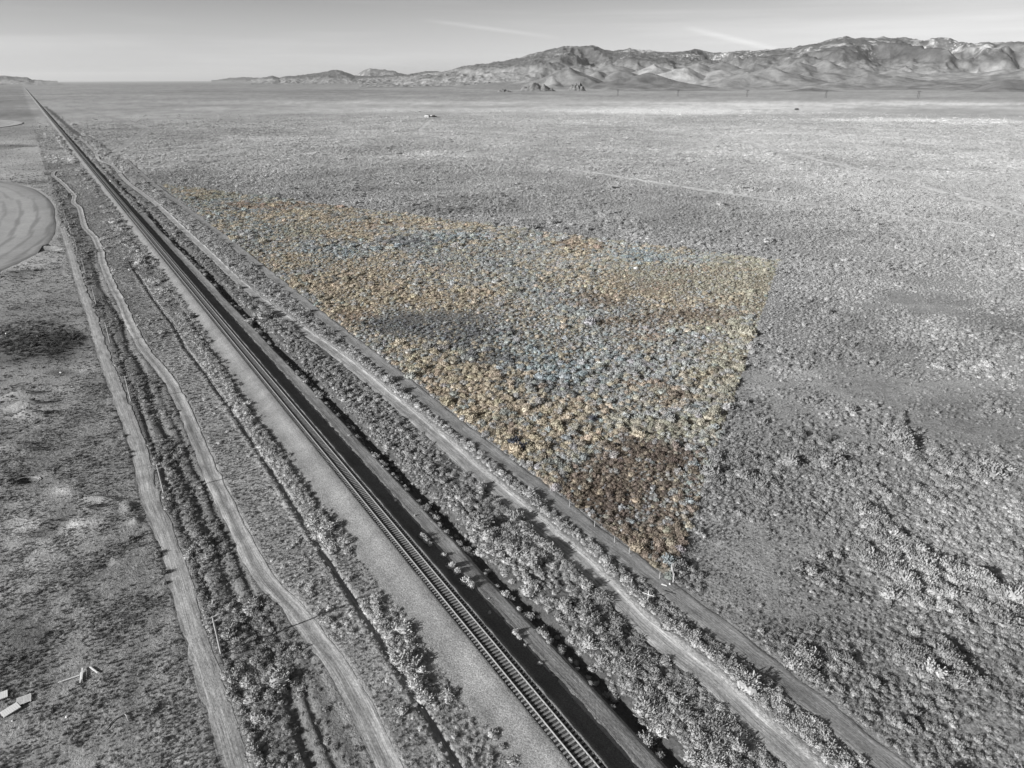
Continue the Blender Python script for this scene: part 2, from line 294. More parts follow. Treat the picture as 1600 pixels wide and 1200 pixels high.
def m_ground(name, scales=((.9, .35), (.16, .22)), bump=.5, bscale=1.6, bdist=.12, streak=None):
    m_, n, l, b = mat(name)
    at = n.new('ShaderNodeAttribute'); at.attribute_name = 'alb'
    tc_ = n.new('ShaderNodeTexCoord')
    cur = at.outputs['Color']
    for s_, a_ in scales:
        no = n.new('ShaderNodeTexNoise'); no.inputs['Scale'].default_value = 1 / s_; no.inputs['Detail'].default_value = 4; no.inputs['Roughness'].default_value = .6
        l.new(tc_.outputs['Object'], no.inputs[0])
        mr = n.new('ShaderNodeMapRange'); mr.inputs[1].default_value = .3; mr.inputs[2].default_value = .7; mr.inputs[3].default_value = 1 - a_; mr.inputs[4].default_value = 1 + a_
        l.new(no.outputs[0], mr.inputs[0])
        mx = n.new('ShaderNodeVectorMath'); mx.operation = 'SCALE'; l.new(cur, mx.inputs[0]); l.new(mr.outputs[0], mx.inputs[3]); cur = mx.outputs[0]
    if streak:
        uv = n.new('ShaderNodeUVMap'); mpn = n.new('ShaderNodeMapping'); mpn.inputs['Scale'].default_value = (streak[0], streak[1], 1); l.new(uv.outputs[0], mpn.inputs[0])
        no = n.new('ShaderNodeTexNoise'); no.inputs['Scale'].default_value = 1; no.inputs['Detail'].default_value = 3; l.new(mpn.outputs[0], no.inputs[0])
        mr = n.new('ShaderNodeMapRange'); mr.inputs[1].default_value = .35; mr.inputs[2].default_value = .65; mr.inputs[3].default_value = 1 - streak[2]; mr.inputs[4].default_value = 1 + streak[2]
        l.new(no.outputs[0], mr.inputs[0])
        mx = n.new('ShaderNodeVectorMath'); mx.operation = 'SCALE'; l.new(cur, mx.inputs[0]); l.new(mr.outputs[0], mx.inputs[3]); cur = mx.outputs[0]
    l.new(cur, b.inputs['Base Color'])
    no = n.new('ShaderNodeTexNoise'); no.inputs['Scale'].default_value = bscale; no.inputs['Detail'].default_value = 6; no.inputs['Roughness'].default_value = .65
    l.new(tc_.outputs['Object'], no.inputs[0])
    bp = n.new('ShaderNodeBump'); bp.inputs['Strength'].default_value = bump; bp.inputs['Distance'].default_value = bdist
    l.new(no.outputs[0], bp.inputs['Height']); l.new(bp.outputs[0], b.inputs['Normal'])
    return m_
M_ground = m_ground('dry_soil', ((26., .10), (2.2, .18), (.4, .30)), 1.0, 2.2, .30)
M_road = m_ground('dirt_track', ((2.5, .18), (.35, .22)), .8, 3, .10, streak=(8, .22, .32))
M_ballast = m_ground('crushed_stone', ((1.2, .12), (.22, .38), (.10, .4)), 1.0, 5, .14)
M_field = m_ground('ploughed_field', ((12, .08), (1.2, .10)), .4, 1, .1)
def m_plant(name, var=.25):
    m_, n, l, b = mat(name)
    at = n.new('ShaderNodeAttribute'); at.attribute_type = 'INSTANCER'; at.attribute_name = 'tint'
    tc_ = n.new('ShaderNodeTexCoord'); no = n.new('ShaderNodeTexNoise'); no.inputs['Scale'].default_value = 7; no.inputs['Detail'].default_value = 2
    l.new(tc_.outputs['Object'], no.inputs[0])
    mr = n.new('ShaderNodeMapRange'); mr.inputs[1].default_value = .3; mr.inputs[2].default_value = .7; mr.inputs[3].default_value = 1 - var; mr.inputs[4].default_value = 1 + var
    l.new(no.outputs[0], mr.inputs[0])
    mx = n.new('ShaderNodeVectorMath'); mx.operation = 'SCALE'; l.new(at.outputs['Color'], mx.inputs[0]); l.new(mr.outputs[0], mx.inputs[3])
    l.new(mx.outputs[0], b.inputs['Base Color']); b.inputs['Specular IOR Level'].default_value = .05
    return m_
M_leaf = m_plant('sage_foliage'); M_grass = m_plant('dry_grass', .15)
M_wood = m_flat('weathered_wood', .34, .9, 0, .25, 9)
M_pale = m_flat('bleached_timber', .66, .8, 0, .10, 8)
M_tie = m_flat('old_tie_timber', .22, .95, 0, .35, 3.0)
M_rail = m_flat('rail_steel', .22, .5, .2, .12, 2)
M_dark = m_flat('dark_iron', .07, .6, .3, .1, 4)
M_rubber = m_flat('tyre_rubber', .03, .8, 0, .2, 8)
M_white = m_flat('white_paint', .8, .6, 0, .05, 3)
M_roof = m_flat('dark_roof', .10, .8, 0, .2, 3)
M_glass = m_flat('window_glass', .04, .2, 0, .05, 3, .5)
M_rock = m_flat('dark_rock', .13, .95, 0, .5, .06)
M_lattice = m_flat('tower_steel', .06, .6, .3, .1, 1)

# ------------------------------------------------------------------ builders
def mesh_obj(name, V, Fc, m_, parent=None, smooth=False, kind=None, attrs=None, uv=None):
    me = bpy.data.meshes.new(name)
    V = np.asarray(V, np.float32)
    if isinstance(Fc, np.ndarray):
        nf, k = Fc.shape
        me.vertices.add(len(V)); me.vertices.foreach_set('co', V.ravel())
        me.loops.add(nf * k); me.loops.foreach_set('vertex_index', Fc.astype(np.int32).ravel())
        me.polygons.add(nf); me.polygons.foreach_set('loop_start', np.arange(0, nf * k, k, dtype=np.int32))
        me.update(calc_edges=True)
    else:
        me.from_pydata([tuple(map(float, v)) for v in V], [], Fc); me.update()
    if smooth: me.polygons.foreach_set('use_smooth', np.ones(len(me.polygons), bool))
    if attrs:
        for k_, a in attrs.items():
            a = np.asarray(a, np.float32)
            if a.ndim == 1: a = np.repeat(a[:, None], 3, 1)
            at = me.attributes.new(k_, 'FLOAT_COLOR', 'POINT')
            at.data.foreach_set('color', np.c_[a, np.ones(len(a), np.float32)].astype(np.float32).ravel())
    if uv is not None:
        l = me.uv_layers.new(name='UVMap'); idx = np.empty(len(me.loops), np.int32); me.loops.foreach_get('vertex_index', idx)
        l.data.foreach_set('uv', np.asarray(uv, np.float32)[idx].ravel())
    if m_: me.materials.append(m_)
    o = bpy.data.objects.new(name, me); COL.objects.link(o)
    if parent: o.parent = parent
    if kind: o['kind'] = kind
    return o
def grid(name, P3, m_, **k):
    n, m2, _ = P3.shape; i = np.arange(n * m2).reshape(n, m2)
    Q = np.stack([i[:-1, :-1], i[:-1, 1:], i[1:, 1:], i[1:, :-1]], -1).reshape(-1, 4)
    return mesh_obj(name, P3.reshape(-1, 3), Q, m_, **k)
def tag(o, label, cat, group=None):
    o['label'] = label; o['category'] = cat
    if group: o['group'] = group
    return o
def empty(name, x, y, z, label, cat, group=None, rz=0):
    o = bpy.data.objects.new(name, None); COL.objects.link(o); o.location = (x, y, z); o.rotation_euler = (0, 0, rz); o.empty_display_size = .2
    return tag(o, label, cat, group)
class MB:
    def __init__(s): s.v = []; s.f = []
    def add(s, v, f):
        o = len(s.v); s.v += [tuple(p) for p in v]; s.f += [tuple(i + o for i in q) for q in f]; return s
    def box(s, c, d, rz=0, ax=None):
        hx, hy, hz = d[0] / 2, d[1] / 2, d[2] / 2; V = []
        bz = min(hx, hy, hz) * .12
        M_ = Matrix.Rotation(rz, 3, 'Z') if ax is None else ax
        for sx_ in (-1, 1):
            for sy_ in (-1, 1):
                for sz_ in (-1, 1):
                    V.append(tuple(M_ @ Vector((sx_ * hx, sy_ * hy, sz_ * hz)) + Vector(c)))
        return s.add(V, [(0, 1, 3, 2), (4, 6, 7, 5), (0, 4, 5, 1), (2, 3, 7, 6), (0, 2, 6, 4), (1, 5, 7, 3)])
    def bar(s, a, b, wd, th=None):
        a = Vector(a); b = Vector(b); d = b - a
        q = d.to_track_quat('X', 'Z').to_matrix()
        return s.box((a + b) / 2, (d.length, wd, th or wd), ax=q)
    def cyl(s, a, b, r0, r1, n=8):
        a = Vector(a); b = Vector(b); q = (b - a).to_track_quat('Z', 'Y').to_matrix(); V = []
        for p, r in ((a, r0), (b, r1)):
            for i in range(n):
                an = 2 * math.pi * i / n; V.append(tuple(q @ Vector((r * math.cos(an), r * math.sin(an), 0)) + p))
        F_ = [(i, (i + 1) % n, n + (i + 1) % n, n + i) for i in range(n)] + [tuple(range(n - 1, -1, -1)), tuple(range(n, 2 * n))]
        return s.add(V, F_)
    def build(s, name, m_, parent=None, kind=None): return mesh_obj(name, s.v, s.f, m_, parent, kind=kind)

# ------------------------------------------------------------------ ground
az = np.concatenate([np.linspace(-100, -46, 60)[:-1], np.linspace(-46, 46, 1180), np.linspace(46, 100, 60)[1:]]) * math.pi / 180
dep = np.concatenate([np.linspace(77, 56, 40)[:-1], np.linspace(56, 1.2, 720)[:-1], np.geomspace(1.2, .05, 90)]) * math.pi / 180
rad = H / np.tan(dep)
AZ, RD = np.meshgrid(az, rad)
X = RD * np.sin(AZ); Y = RD * np.cos(AZ)
Z = tz(X, Y); Z[rad > 3000] = 0
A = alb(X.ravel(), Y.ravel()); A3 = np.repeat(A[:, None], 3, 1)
tri = in_tri(X.ravel(), Y.ravel())
pr = parcel_rgb(X.ravel()[tri], Y.ravel()[tri]); A3[tri] = pr * 1.0 * (np.array([1.06, .99, .92]))
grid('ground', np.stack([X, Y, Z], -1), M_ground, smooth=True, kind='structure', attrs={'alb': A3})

# roads: draped strips
def strip(name, pl, w, col, lift=.03, cross=9, edge=.35, ruts=None, s0=None, kindn='structure'):
    P = dense(pl, 1.0); n = len(P)
    tl = np.gradient(P, axis=0); tl /= np.hypot(tl[:, 0], tl[:, 1])[:, None]
    nrm = np.stack([tl[:, 1], -tl[:, 0]], 1)
    arc = np.r_[0, np.cumsum(np.hypot(*np.diff(P, axis=0).T))]
    q = np.linspace(-1, 1, cross)
    wl = w / 2 * (1 + edge * 2 * (fbm(arc, arc * 0 + 3, 3, 3, 51) - .5)); wr = w / 2 * (1 + edge * 2 * (fbm(arc, arc * 0 + 9, 3, 3, 52) - .5))
    o_ = np.where(q[None] < 0, q[None] * wl[:, None], q[None] * wr[:, None])
    T_ = P[:, 0:1] + nrm[:, 0:1] * o_; S_ = P[:, 1:2] + nrm[:, 1:2] * o_
    x, y = XY(T_, S_); z = tz(x, y)
    z = z + .12 * 0 + lift + .0007 * np.hypot(x, y)
    ed = np.abs(q)[None] + 0 * z
    z = np.where(ed > .99, z - .04, z)
    c = col * (1 + (fbm(x, y, 5, 3, 53) - .5) * .35)
    c = np.where(ed > .8, c * .9, c)
    if ruts:
        for r_, rw, k in ruts: c = c * (1 + (k - 1) * gs(o_ - r_ - (fbm(arc, arc * 0, 12, 2, 54)[:, None] - .5) * .35, rw))
    return grid(name, np.stack([x, y, z], -1), M_road, smooth=True, kind='structure', attrs={'alb': c.ravel()}, uv=np.stack([o_, np.repeat(arc[:, None], cross, 1)], -1).reshape(-1, 2))
strip('dirt_track', L1, 2.7, .30, ruts=((-.75, .25, 1.25), (.75, .25, .8), (.2, .3, 1.15)), cross=13)
strip('dirt_road', L2, 2.5, .33, ruts=((-.2, .35, .62), (.9, .3, 1.25), (-.95, .2, 1.25)), cross=15, edge=.25)
strip('footpath', L3, .5, .27, cross=5, edge=.6)
strip('service_path', R1, 2.5, .245, ruts=((-.4, .3, .85), (.7, .2, 1.15)), cross=11, edge=.18)
strip('access_road', R2, 2.7, .33, ruts=((-.45, .22, .72), (.35, .2, .82), (1.15, .14, 1.2)), cross=15, edge=.2)
strip('graded_strip', R3, 3.3, .235, ruts=((-.6, .4, .85), (.9, .3, 1.15)), cross=13, edge=.3)
# round fields
def field(name, cx, cy, R0, base, seed):
    nr, na = 420, 300; rr = np.linspace(0, R0, nr); aa = np.linspace(0, 2 * math.pi, na)
    r2, a2 = np.meshgrid(rr, aa); r2 = r2 * (r1((a2 + math.pi) % (2 * math.pi) - math.pi)[:, :1] / R0 if seed == 1 else 1);  x = cx + r2 * np.cos(a2); y = cy + r2 * np.sin(a2); z = tz(x, y) + .08 + .0005 * np.hypot(x, y)
    z[:, -1] -= .22
    rings = vn(r2 / (8. if seed == 1 else 14.) + seed, r2 * 0 + 3.0) - .5
    c = base * (1 + rings * .55 + (vn(r2 / 40, r2 * 0 + 9.5) - .5) * .3 + (fbm(x, y, 40, 3, seed) - .5) * .12)
    fl = ((r2 + (fbm(x, y, 30, 2, seed + 7) - .5) * 5) / (7.5 if seed == 1 else 22.)) % 1.0; c = np.where(np.abs(fl - .5) < .12, c * (.62 + .3 * vn(r2 / 9, a2 * 4)), c)
    c = c * (1 - .15 * sst(R0 - 12, R0, r2))
    grid(name, np.stack([x, y, z], -1), M_field, smooth=True, kind='structure', attrs={'alb': c.ravel()})
field('round_field', C1[0], C1[1], C1[2], .40, 1)
field('round_field', C2[0], C2[1], C2[2], .46, 2)

# ------------------------------------------------------------------ railway
s_st = np.concatenate([np.arange(12, 160, .5), np.arange(160, 500, 1.5), np.geomspace(500, 9000, 240)])
prof = [(-7.3, -.16), (-6.3, .02), (-5.2, .10), (-4.3, .2), (-3.0, .62), (-1.75, 1.10), (-1.42, 1.13), (-1.36, 1.07), (-.8, 1.06), (0, 1.06), (.8, 1.06), (1.36, 1.07), (1.45, 1.13), (1.62, 1.12), (2.2, .72), (2.9, .28), (3.5, .0), (5.2, -.02), (6.0, -.16)]
pt = np.array(prof); Tt = np.repeat(pt[None, :, 0], len(s_st), 0).copy(); Zt = np.repeat(pt[None, :, 1], len(s_st), 0).copy()
Ss = np.repeat(s_st[:, None], len(pt), 1)
jit = (fbm(Ss, Tt * 3, 1.2, 2, 61) - .5) * (1 - sst(150, 400, Ss))
Tt[:, :3] += jit[:, :3] * 1.6 * np.array([1, 1, .5]); Tt[:, 13:15] += jit[:, 13:15] * .25; Zt += jit * .10 * (np.abs(Tt) > 1.4)
x, y = XY(Tt, Ss)
ca_ = np.where(np.abs(Tt) < 1.40, .07, .235); ca_ = np.where(Tt < -3.5, .25, ca_); ca_ = ca_ * (1 - .25 * gs(Tt + 1.9, .5)); ca_ = np.where(Tt > 1.7, .11, ca_); ca_ = np.where(Tt > 3.4, .14, ca_)  # right slope and foot darkened: embankment shadow painted into the stone colour
ca_ = ca_ * (1 + (fbm(x, y, 3, 3, 62) - .5) * .5)
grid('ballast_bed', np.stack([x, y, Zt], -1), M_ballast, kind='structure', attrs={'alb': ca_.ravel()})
rx, ry = XY(0, 60)
rw_root = empty('railway_track', 0, 0, 0, 'single steel railway track on timber ties running straight to the horizon', 'railway track')
for g in (-.75, .75):
    pr_ = [(-.075, 1.11), (-.075, 1.125), (-.012, 1.15), (-.012, 1.24), (-.037, 1.25), (-.037, 1.29), (.037, 1.29), (.037, 1.25), (.012, 1.24), (.012, 1.15), (.075, 1.125), (.075, 1.11)]
    p_ = np.array(pr_); ss = np.concatenate([np.arange(12, 400, 8), np.geomspace(400, 9000, 50)])
    T_ = g + np.repeat(p_[None, :, 0], len(ss), 0); S_ = np.repeat(ss[:, None], len(p_), 1); Z_ = np.repeat(p_[None, :, 1], len(ss), 0)
    # heavier section far off keeps its real height
    x, y = XY(T_, S_); grid('rail', np.stack([x, y, Z_], -1), M_rail, parent=rw_root)
tie_s = [30 + i * .56 + random.uniform(-.03, .03) for i in range(700)]
shared = []
def tie_geo(seed):
    r = random.Random(seed); b = MB(); b.box((0, 0, 0), (2.6 + r.uniform(-.06, .06), .24, .16)); return b
for k in range(5):
    b = tie_geo(k); me = bpy.data.meshes.new('tie'); me.from_pydata(b.v, [], b.f); me.materials.append(M_tie); shared.append(me)
for i, s_ in enumerate(tie_s[:100]):
    o = bpy.data.objects.new('tie', shared[i % 5]); COL.objects.link(o); o.parent = rw_root
    x, y = XY(random.uniform(-.03, .03), s_); o.location = (x, y, 1.055 + random.uniform(-.012, .01)); o.rotation_euler = (0, 0, RA + random.uniform(-.02, .02))
b = MB()
for s_ in tie_s[100:]:
    x, y = XY(random.uniform(-.03, .03), s_); b.box((x, y, 1.055), (2.6, .24, .16), rz=RA)
b.build('tie', M_tie, rw_root, kind='stuff')

# ------------------------------------------------------------------ mountains
def elev_h(u, v, D):                 # height at ground distance D whose top shows at a pixel
    d = (u - 800) / F * RT + (600 - v) / F * UP + FW
    return H + D * d[2] / math.hypot(d[0], d[1]), math.atan2(d[0], d[1])
M_mtn = None
def m_mountain(name, spk, thr, snow):
    m_, n, l, b = mat(name)
    at = n.new('ShaderNodeAttribute'); at.attribute_name = 'alb'
    tc_ = n.new('ShaderNodeTexCoord')
    no = n.new('ShaderNodeTexNoise'); no.inputs['Scale'].default_value = 1 / spk; no.inputs['Detail'].default_value = 3; l.new(tc_.outputs['Object'], no.inputs[0])
    cr = n.new('ShaderNodeMapRange'); cr.inputs[1].default_value = thr; cr.inputs[2].default_value = thr + .06; l.new(no.outputs[0], cr.inputs[0])
    sep = n.new('ShaderNodeAttribute'); sep.attribute_name = 'tree'
    mm = n.new('ShaderNodeMath'); mm.operation = 'MULTIPLY'; l.new(cr.outputs[0], mm.inputs[0]); l.new(sep.outputs['Fac'], mm.inputs[1])
    mx = n.new('ShaderNodeMix'); mx.data_type = 'RGBA'; l.new(mm.outputs[0], mx.inputs['Factor']); l.new(at.outputs['Color'], mx.inputs['A']); mx.inputs['B'].default_value = (.09, .09, .09, 1)
    no2 = n.new('ShaderNodeTexNoise'); no2.inputs['Scale'].default_value = 1 / 90.; no2.inputs['Detail'].default_value = 8; no2.inputs['Roughness'].default_value = .65; l.new(tc_.outputs['Object'], no2.inputs[0])
    mr = n.new('ShaderNodeMapRange'); mr.inputs[1].default_value = .3; mr.inputs[2].default_value = .7; mr.inputs[3].default_value = .55; mr.inputs[4].default_value = 1.45; l.new(no2.outputs[0], mr.inputs[0])
    sc_ = n.new('ShaderNodeVectorMath'); sc_.operation = 'SCALE'; l.new(mx.outputs['Result'], sc_.inputs[0]); l.new(mr.outputs[0], sc_.inputs[3])
    l.new(sc_.outputs[0], b.inputs['Base Color'])
    bp = n.new('ShaderNodeBump'); bp.inputs['Strength'].default_value = .5; bp.inputs['Distance'].default_value = 22; l.new(no2.outputs[0], bp.inputs['Height']); l.new(bp.outputs[0], b.inputs['Normal'])
    return m_
M_mtn = m_mountain('mountain_slope', 26, .44, True)
def ridged(x, y, s_, o_, seed):
    r = 0; a = 1; n = 0
    for i in range(o_):
        v_ = 1 - np.abs(2 * fbm(x, y, s_, 2, seed + i * 3.7) - 1) * 1.9; r = r + a * v_; n += a; a *= .55; s_ *= .5
    return r / n
def mountain_range(name, sky_px, Df, Dc, Db, seed, spur, base_z=0, snowline=.62, na=None, nr=150, fan=.10, wcr=.06):
    pts = [elev_h(u, v, Dc) for u, v in sky_px]
    hz = np.array([p[0] for p in pts]); ha = np.array([p[1] for p in pts]); o = np.argsort(ha); ha = ha[o]; hz = hz[o]
    na = na or int((ha[-1] - ha[0]) * 1150)
    aa = np.linspace(ha[0], ha[-1], na); rr = np.linspace(Df, Db, nr)
    A_, D_ = np.meshgrid(aa, rr)
    x = D_ * np.sin(A_); y = D_ * np.cos(A_)
    zc = np.interp(A_, ha, hz)
    wv = (fbm(x, y, spur * 2.2, 2, seed + 9) - .5) * spur * .5 * 0
    p = np.clip((D_ - Df + wv) / (Dc - Df), 0, 1.0)
    bk = np.clip((D_ - Dc) / (Db - Dc), 0, 1)
    # spurs run down from the crest: ridges nearly constant with distance
    lat = A_ * Dc
    rd = 1 - np.abs(2 * fbm(lat + (D_ - Df) * .22, D_ * .28, spur, 3, seed) - 1) * 2.0
    rd2 = ridged(x, y, spur * .7, 3, seed + 5)
    fanh = fan * zc * sst(0, .35, p)
    main = zc * (.10 * p + .90 * sst(.18, 1.0, p) ** 1.15)
    q = sst(.12, .5, p) * (1 - sst(.90, 1.0, p))
    z = main * (1 + q * ((rd - .45) * .60 + (rd2 - .5) * .6)) 
    z = np.minimum(z, zc * (p * .96 + .04) * 1.0 + 0)
    z = np.where(p >= 1, zc * (1 - .75 * bk) * (1 - .02 * rd2 * bk), z)
    z = z + (ridged(x, y, spur * .22, 3, seed + 2) - .5) * spur * .036 * sst(.1, .3, p)
    z = z - 3 * (1 - sst(0, .05, p))
    z = z + base_z
    z[-1] = -20
    # tone
    hh = z / max(1., np.percentile(zc, 95))
    dzx = np.gradient(z, axis=1) / np.maximum(1, np.gradient(A_, axis=1) * D_)
    t_ = .33 + (fbm(x, y, spur * 1.3, 3, seed + 21) - .5) * .16 - .18 * sst(.25, .6, hh)
    light = sst(.55, .7, fbm(x, y, spur * .8, 3, seed + 31)) * (1 - sst(.2, .4, hh)); t_ = t_ + light * .08
    sn = sst(snowline - .12, snowline + .05, hh + (fbm(x, y, spur * .5, 4, seed + 41) - .5) * .55) * sst(.46, .60, fbm(x, y, spur * .45, 4, seed + 51))
    t_ = t_ + sn * .42 * sst(.40, .56, fbm(x, y, 55, 3, seed + 71))
    tr = sst(.30, .5, hh) * sst(.32, .55, fbm(x, y, spur * .9, 3, seed + 61))
    grid(name, np.stack([x, y, z], -1), M_mtn, smooth=True, kind='structure', attrs={'alb': np.clip(t_, .05, .8).ravel() * .68, 'tree': tr.ravel()})
SKY1 = [(560, 124), (600, 122), (640, 119), (670, 115), (690, 113), (703, 110.5), (720, 105), (745, 101), (760, 100), (775, 97), (790, 95.5), (800, 93), (820, 88), (850, 80), (880, 73.5), (905, 73), (918, 71.5), (924, 70), (932, 73), (945, 77.5), (958, 80), (985, 76), (1000, 78), (1030, 81), (1055, 80), (1085, 77), (1110, 82), (1130, 83), (1160, 80), (1190, 78.5), (1208, 78.5), (1235, 73.5), (1240, 75), (1265, 68), (1290, 65), (1310, 60), (1322, 57.2), (1335, 59.5), (1348, 57.6), (1365, 59.5), (1380, 58), (1410, 58.5), (1430, 61), (1445, 63), (1465, 60.2), (1485, 60.4), (1500, 66), (1525, 69.5), (1540, 66), (1545, 65.5), (1560, 67.5), (1580, 65), (1600, 66), (1680, 72), (1800, 66), (1950, 84), (2100, 100), (2400, 118)]
mountain_range('mountains', SKY1, 6200, 9800, 12500, 1, 900, snowline=.66, nr=230)
SKY2 = [(392, 125.6), (400, 123.8), (412, 121), (425, 119), (437, 122), (444, 119.5), (462, 118.5), (480, 116.6), (507, 112.3), (518, 110), (527, 109), (541, 113.5), (554, 118.5), (575, 119), (600, 118), (637, 116), (654, 114), (667, 111), (673, 111.8), (682, 111), (690, 114), (720, 118), (760, 122)]
mountain_range('far_hills', SKY2, 11000, 14500, 17000, 2, 800, snowline=1.4, nr=90)
SKY3 = [(540, 126), (548, 121), (554, 117.5), (567, 111), (578, 106), (585, 107.5), (592, 108), (605, 109.2), (618, 111), (623, 114), (635, 116), (650, 120)]
mountain_range('far_mountain', SKY3, 17500, 22000, 25000, 3, 1100, snowline=.25, nr=70)
SKY4 = [(-260, 121), (-160, 119), (-80, 116), (-30, 119), (0, 118.5), (10, 118), (20, 120), (43, 121), (50, 124.6), (70, 126), (78, 126.6), (90, 127.2)]
mountain_range('far_hills', SKY4, 15000, 18500, 21000, 4, 900, snowline=1.6, nr=60)
SKY5 = [(330, 125.6), (345, 124.2), (360, 121.5), (380, 120.8), (400, 121.5), (420, 122.5), (450, 121)]
mountain_range('far_hills', SKY5, 20500, 23500, 25500, 5, 900, snowline=1.6, nr=50)
# foothills: separate rounded cones in front of the range, one landform
CONES = [ # peak px, distance, half width m, tone, steepness
    (886, 104, 6000, 330, .26), (862, 118, 5900, 240, .34), (938, 109, 6300, 230, .27), (970, 108, 6400, 260, .30), (1011, 113, 5300, 330, .20), (1040, 122, 5200, 250, .22), (1020, 99, 6600, 330, .42), (1060, 104, 6400, 260, .46), (1085, 98, 6800, 320, .36), (1120, 108, 6500, 330, .40), (1160, 112, 6200, 300, .36),
    (1208, 103.5, 5600, 420, .33), (1180, 117, 5400, 300, .34), (1245, 113, 5700, 300, .28), (1272, 111, 5900, 260, .27), (1300, 112, 5900, 300, .30), (1350, 114, 5300, 270, .28), (1400, 118.5, 5400, 330, .27), (1450, 125, 5300, 330, .26), (1480, 130, 5200, 260, .28), (1600, 123, 4600, 220, .22), (1268, 137, 4300, 110, .22), (711, 121, 8200, 260, .28), (735, 127, 7800, 300, .30),
    (775, 112, 8600, 420, .30), (812, 108, 8200, 420, .33), (765, 116, 8400, 300, .36), (840, 121, 7000, 260, .34), (1330, 104, 7200, 400, .30), (1240, 96, 7400, 420, .30), (1290, 92, 7600, 380, .28), (1180, 98, 7400, 420, .30), (1130, 95, 7600, 360, .22), (960, 99, 7600, 360, .27), (1400, 108, 7600, 500, .36), (1500, 112, 7600, 600, .40), (1580, 108, 7400, 500, .36), (1660, 100, 7000, 600, .3), (1780, 108, 6400, 500, .3), (1700, 128, 4800, 300, .28), (1060, 136, 4500, 200, .30), (1000, 137, 4500, 160, .3)]
a0 = elev_h(660, 120, 1)[1]; a1 = elev_h(2300, 120, 1)[1]
A_, D_ = np.meshgrid(np.linspace(a0, a1, 1250), np.geomspace(3900, 9600, 210))
x = D_ * np.sin(A_); y = D_ * np.cos(A_)
wx = x + (fbm(x, y, 260, 3, 71) - .5) * 170; wy = y + (fbm(x, y, 260, 3, 72) - .5) * 170
z = (sst(4200, 6400, D_) * 14 + sst(6000, 9000, D_) * 60) * sst(0, .12, A_ - a0) * (.8 + .4 * fbm(x, y, 700, 2, 73)) - 4
t_ = .33 + (fbm(x, y, 500, 3, 74) - .5) * .15; t_ = np.where(z < 12, .36, t_)
for cu, cv, D, rw, tn in CONES:
    hz_, a_ = elev_h(cu, cv, D); cx, cy = D * math.sin(a_), D * math.cos(a_)
    an = np.arctan2(wy - cy, wx - cx)
    rw = rw * (1.45 if D > 6300 else 1.12); rr = np.hypot(wx - cx, wy - cy) * (1 + .22 * (np.cos(an * 3 + cu) * .6 + np.cos(an * 5 + cv) * .5))
    f = np.clip(1 - rr / (rw * 1.25), 0, 1); hcone = np.where(f > 0, 0, -99) + hz_ * (f ** 1.45) * (1 + (ridged(x, y, 140, 2, cu) - .5) * .22 * (1 - f))
    rep = hcone > z
    k = sst(0, .3, f)
    t_ = np.where(rep, t_ * (1 - k) + (tn + (fbm(x, y, 120, 3, cu) - .5) * .10) * k, t_); z = np.maximum(z, hcone)
z = z + (fbm(x, y, 50, 3, 75) - .5) * 5 * sst(8, 40, z)
z[-1] = -30; z[0] = -3; z[:, 0] = -5; z[:, -1] = -5
grid('hills', np.stack([x, y, z], -1), M_mtn, smooth=True, kind='structure', attrs={'alb': np.clip(t_, .05, .8).ravel() * .68, 'tree': (z * 0).ravel()})
# rock outcrops at their feet
def outcrop(u, v, wpx, hpx, label, seed):
    x0, y0 = Gp(u, v); D = math.hypot(x0, y0); mpp = D / F * .95
    wd = wpx * mpp; hh = hpx * mpp; r = random.Random(seed)
    n, m2 = 46, 14; a_, b_ = np.meshgrid(np.linspace(-1, 1, n), np.linspace(-1, 1, m2))
    e = np.clip(1 - a_ ** 2 - b_ ** 2, 0, 1) ** .6
    nz = fbm(a_ * wd, b_ * wd * .5, wd * .22, 4, seed) ; z_ = hh * e * (.25 + 1.3 * np.clip(nz - .15, 0, 1)) - hh * .06
    an = math.atan2(x0, y0)
    xx = a_ * wd / 2 + (fbm(a_ * 9, b_ * 9, 1, 2, seed + 1) - .5) * wd * .05; yy = b_ * wd * .3
    X_ = x0 + xx * math.cos(an) + yy * math.sin(an); Y_ = y0 - xx * math.sin(an) + yy * math.cos(an)
    o = grid('rock_outcrop', np.stack([X_ - x0, Y_ - y0, z_ + tz(X_, Y_) * 0 - .5], -1), M_rock); o.location = (x0, y0, 0)
    tag(o, label, 'rock outcrop')
outcrop(840, 142.5, 56, 12, 'long jagged grey rock outcrop at the foot of the mountains', 1)
outcrop(901, 142, 28, 13, 'compact dark rock knob right of the long jagged outcrop', 2)
outcrop(985, 138, 20, 9, 'small dark rock spike rising before the brown foothills', 3)
outcrop(1131, 138, 12, 11, 'narrow dark rock fin against a pale foothill', 4)
outcrop(789, 144, 24, 4.5, 'low dark rock hump left of the long jagged outcrop', 5)

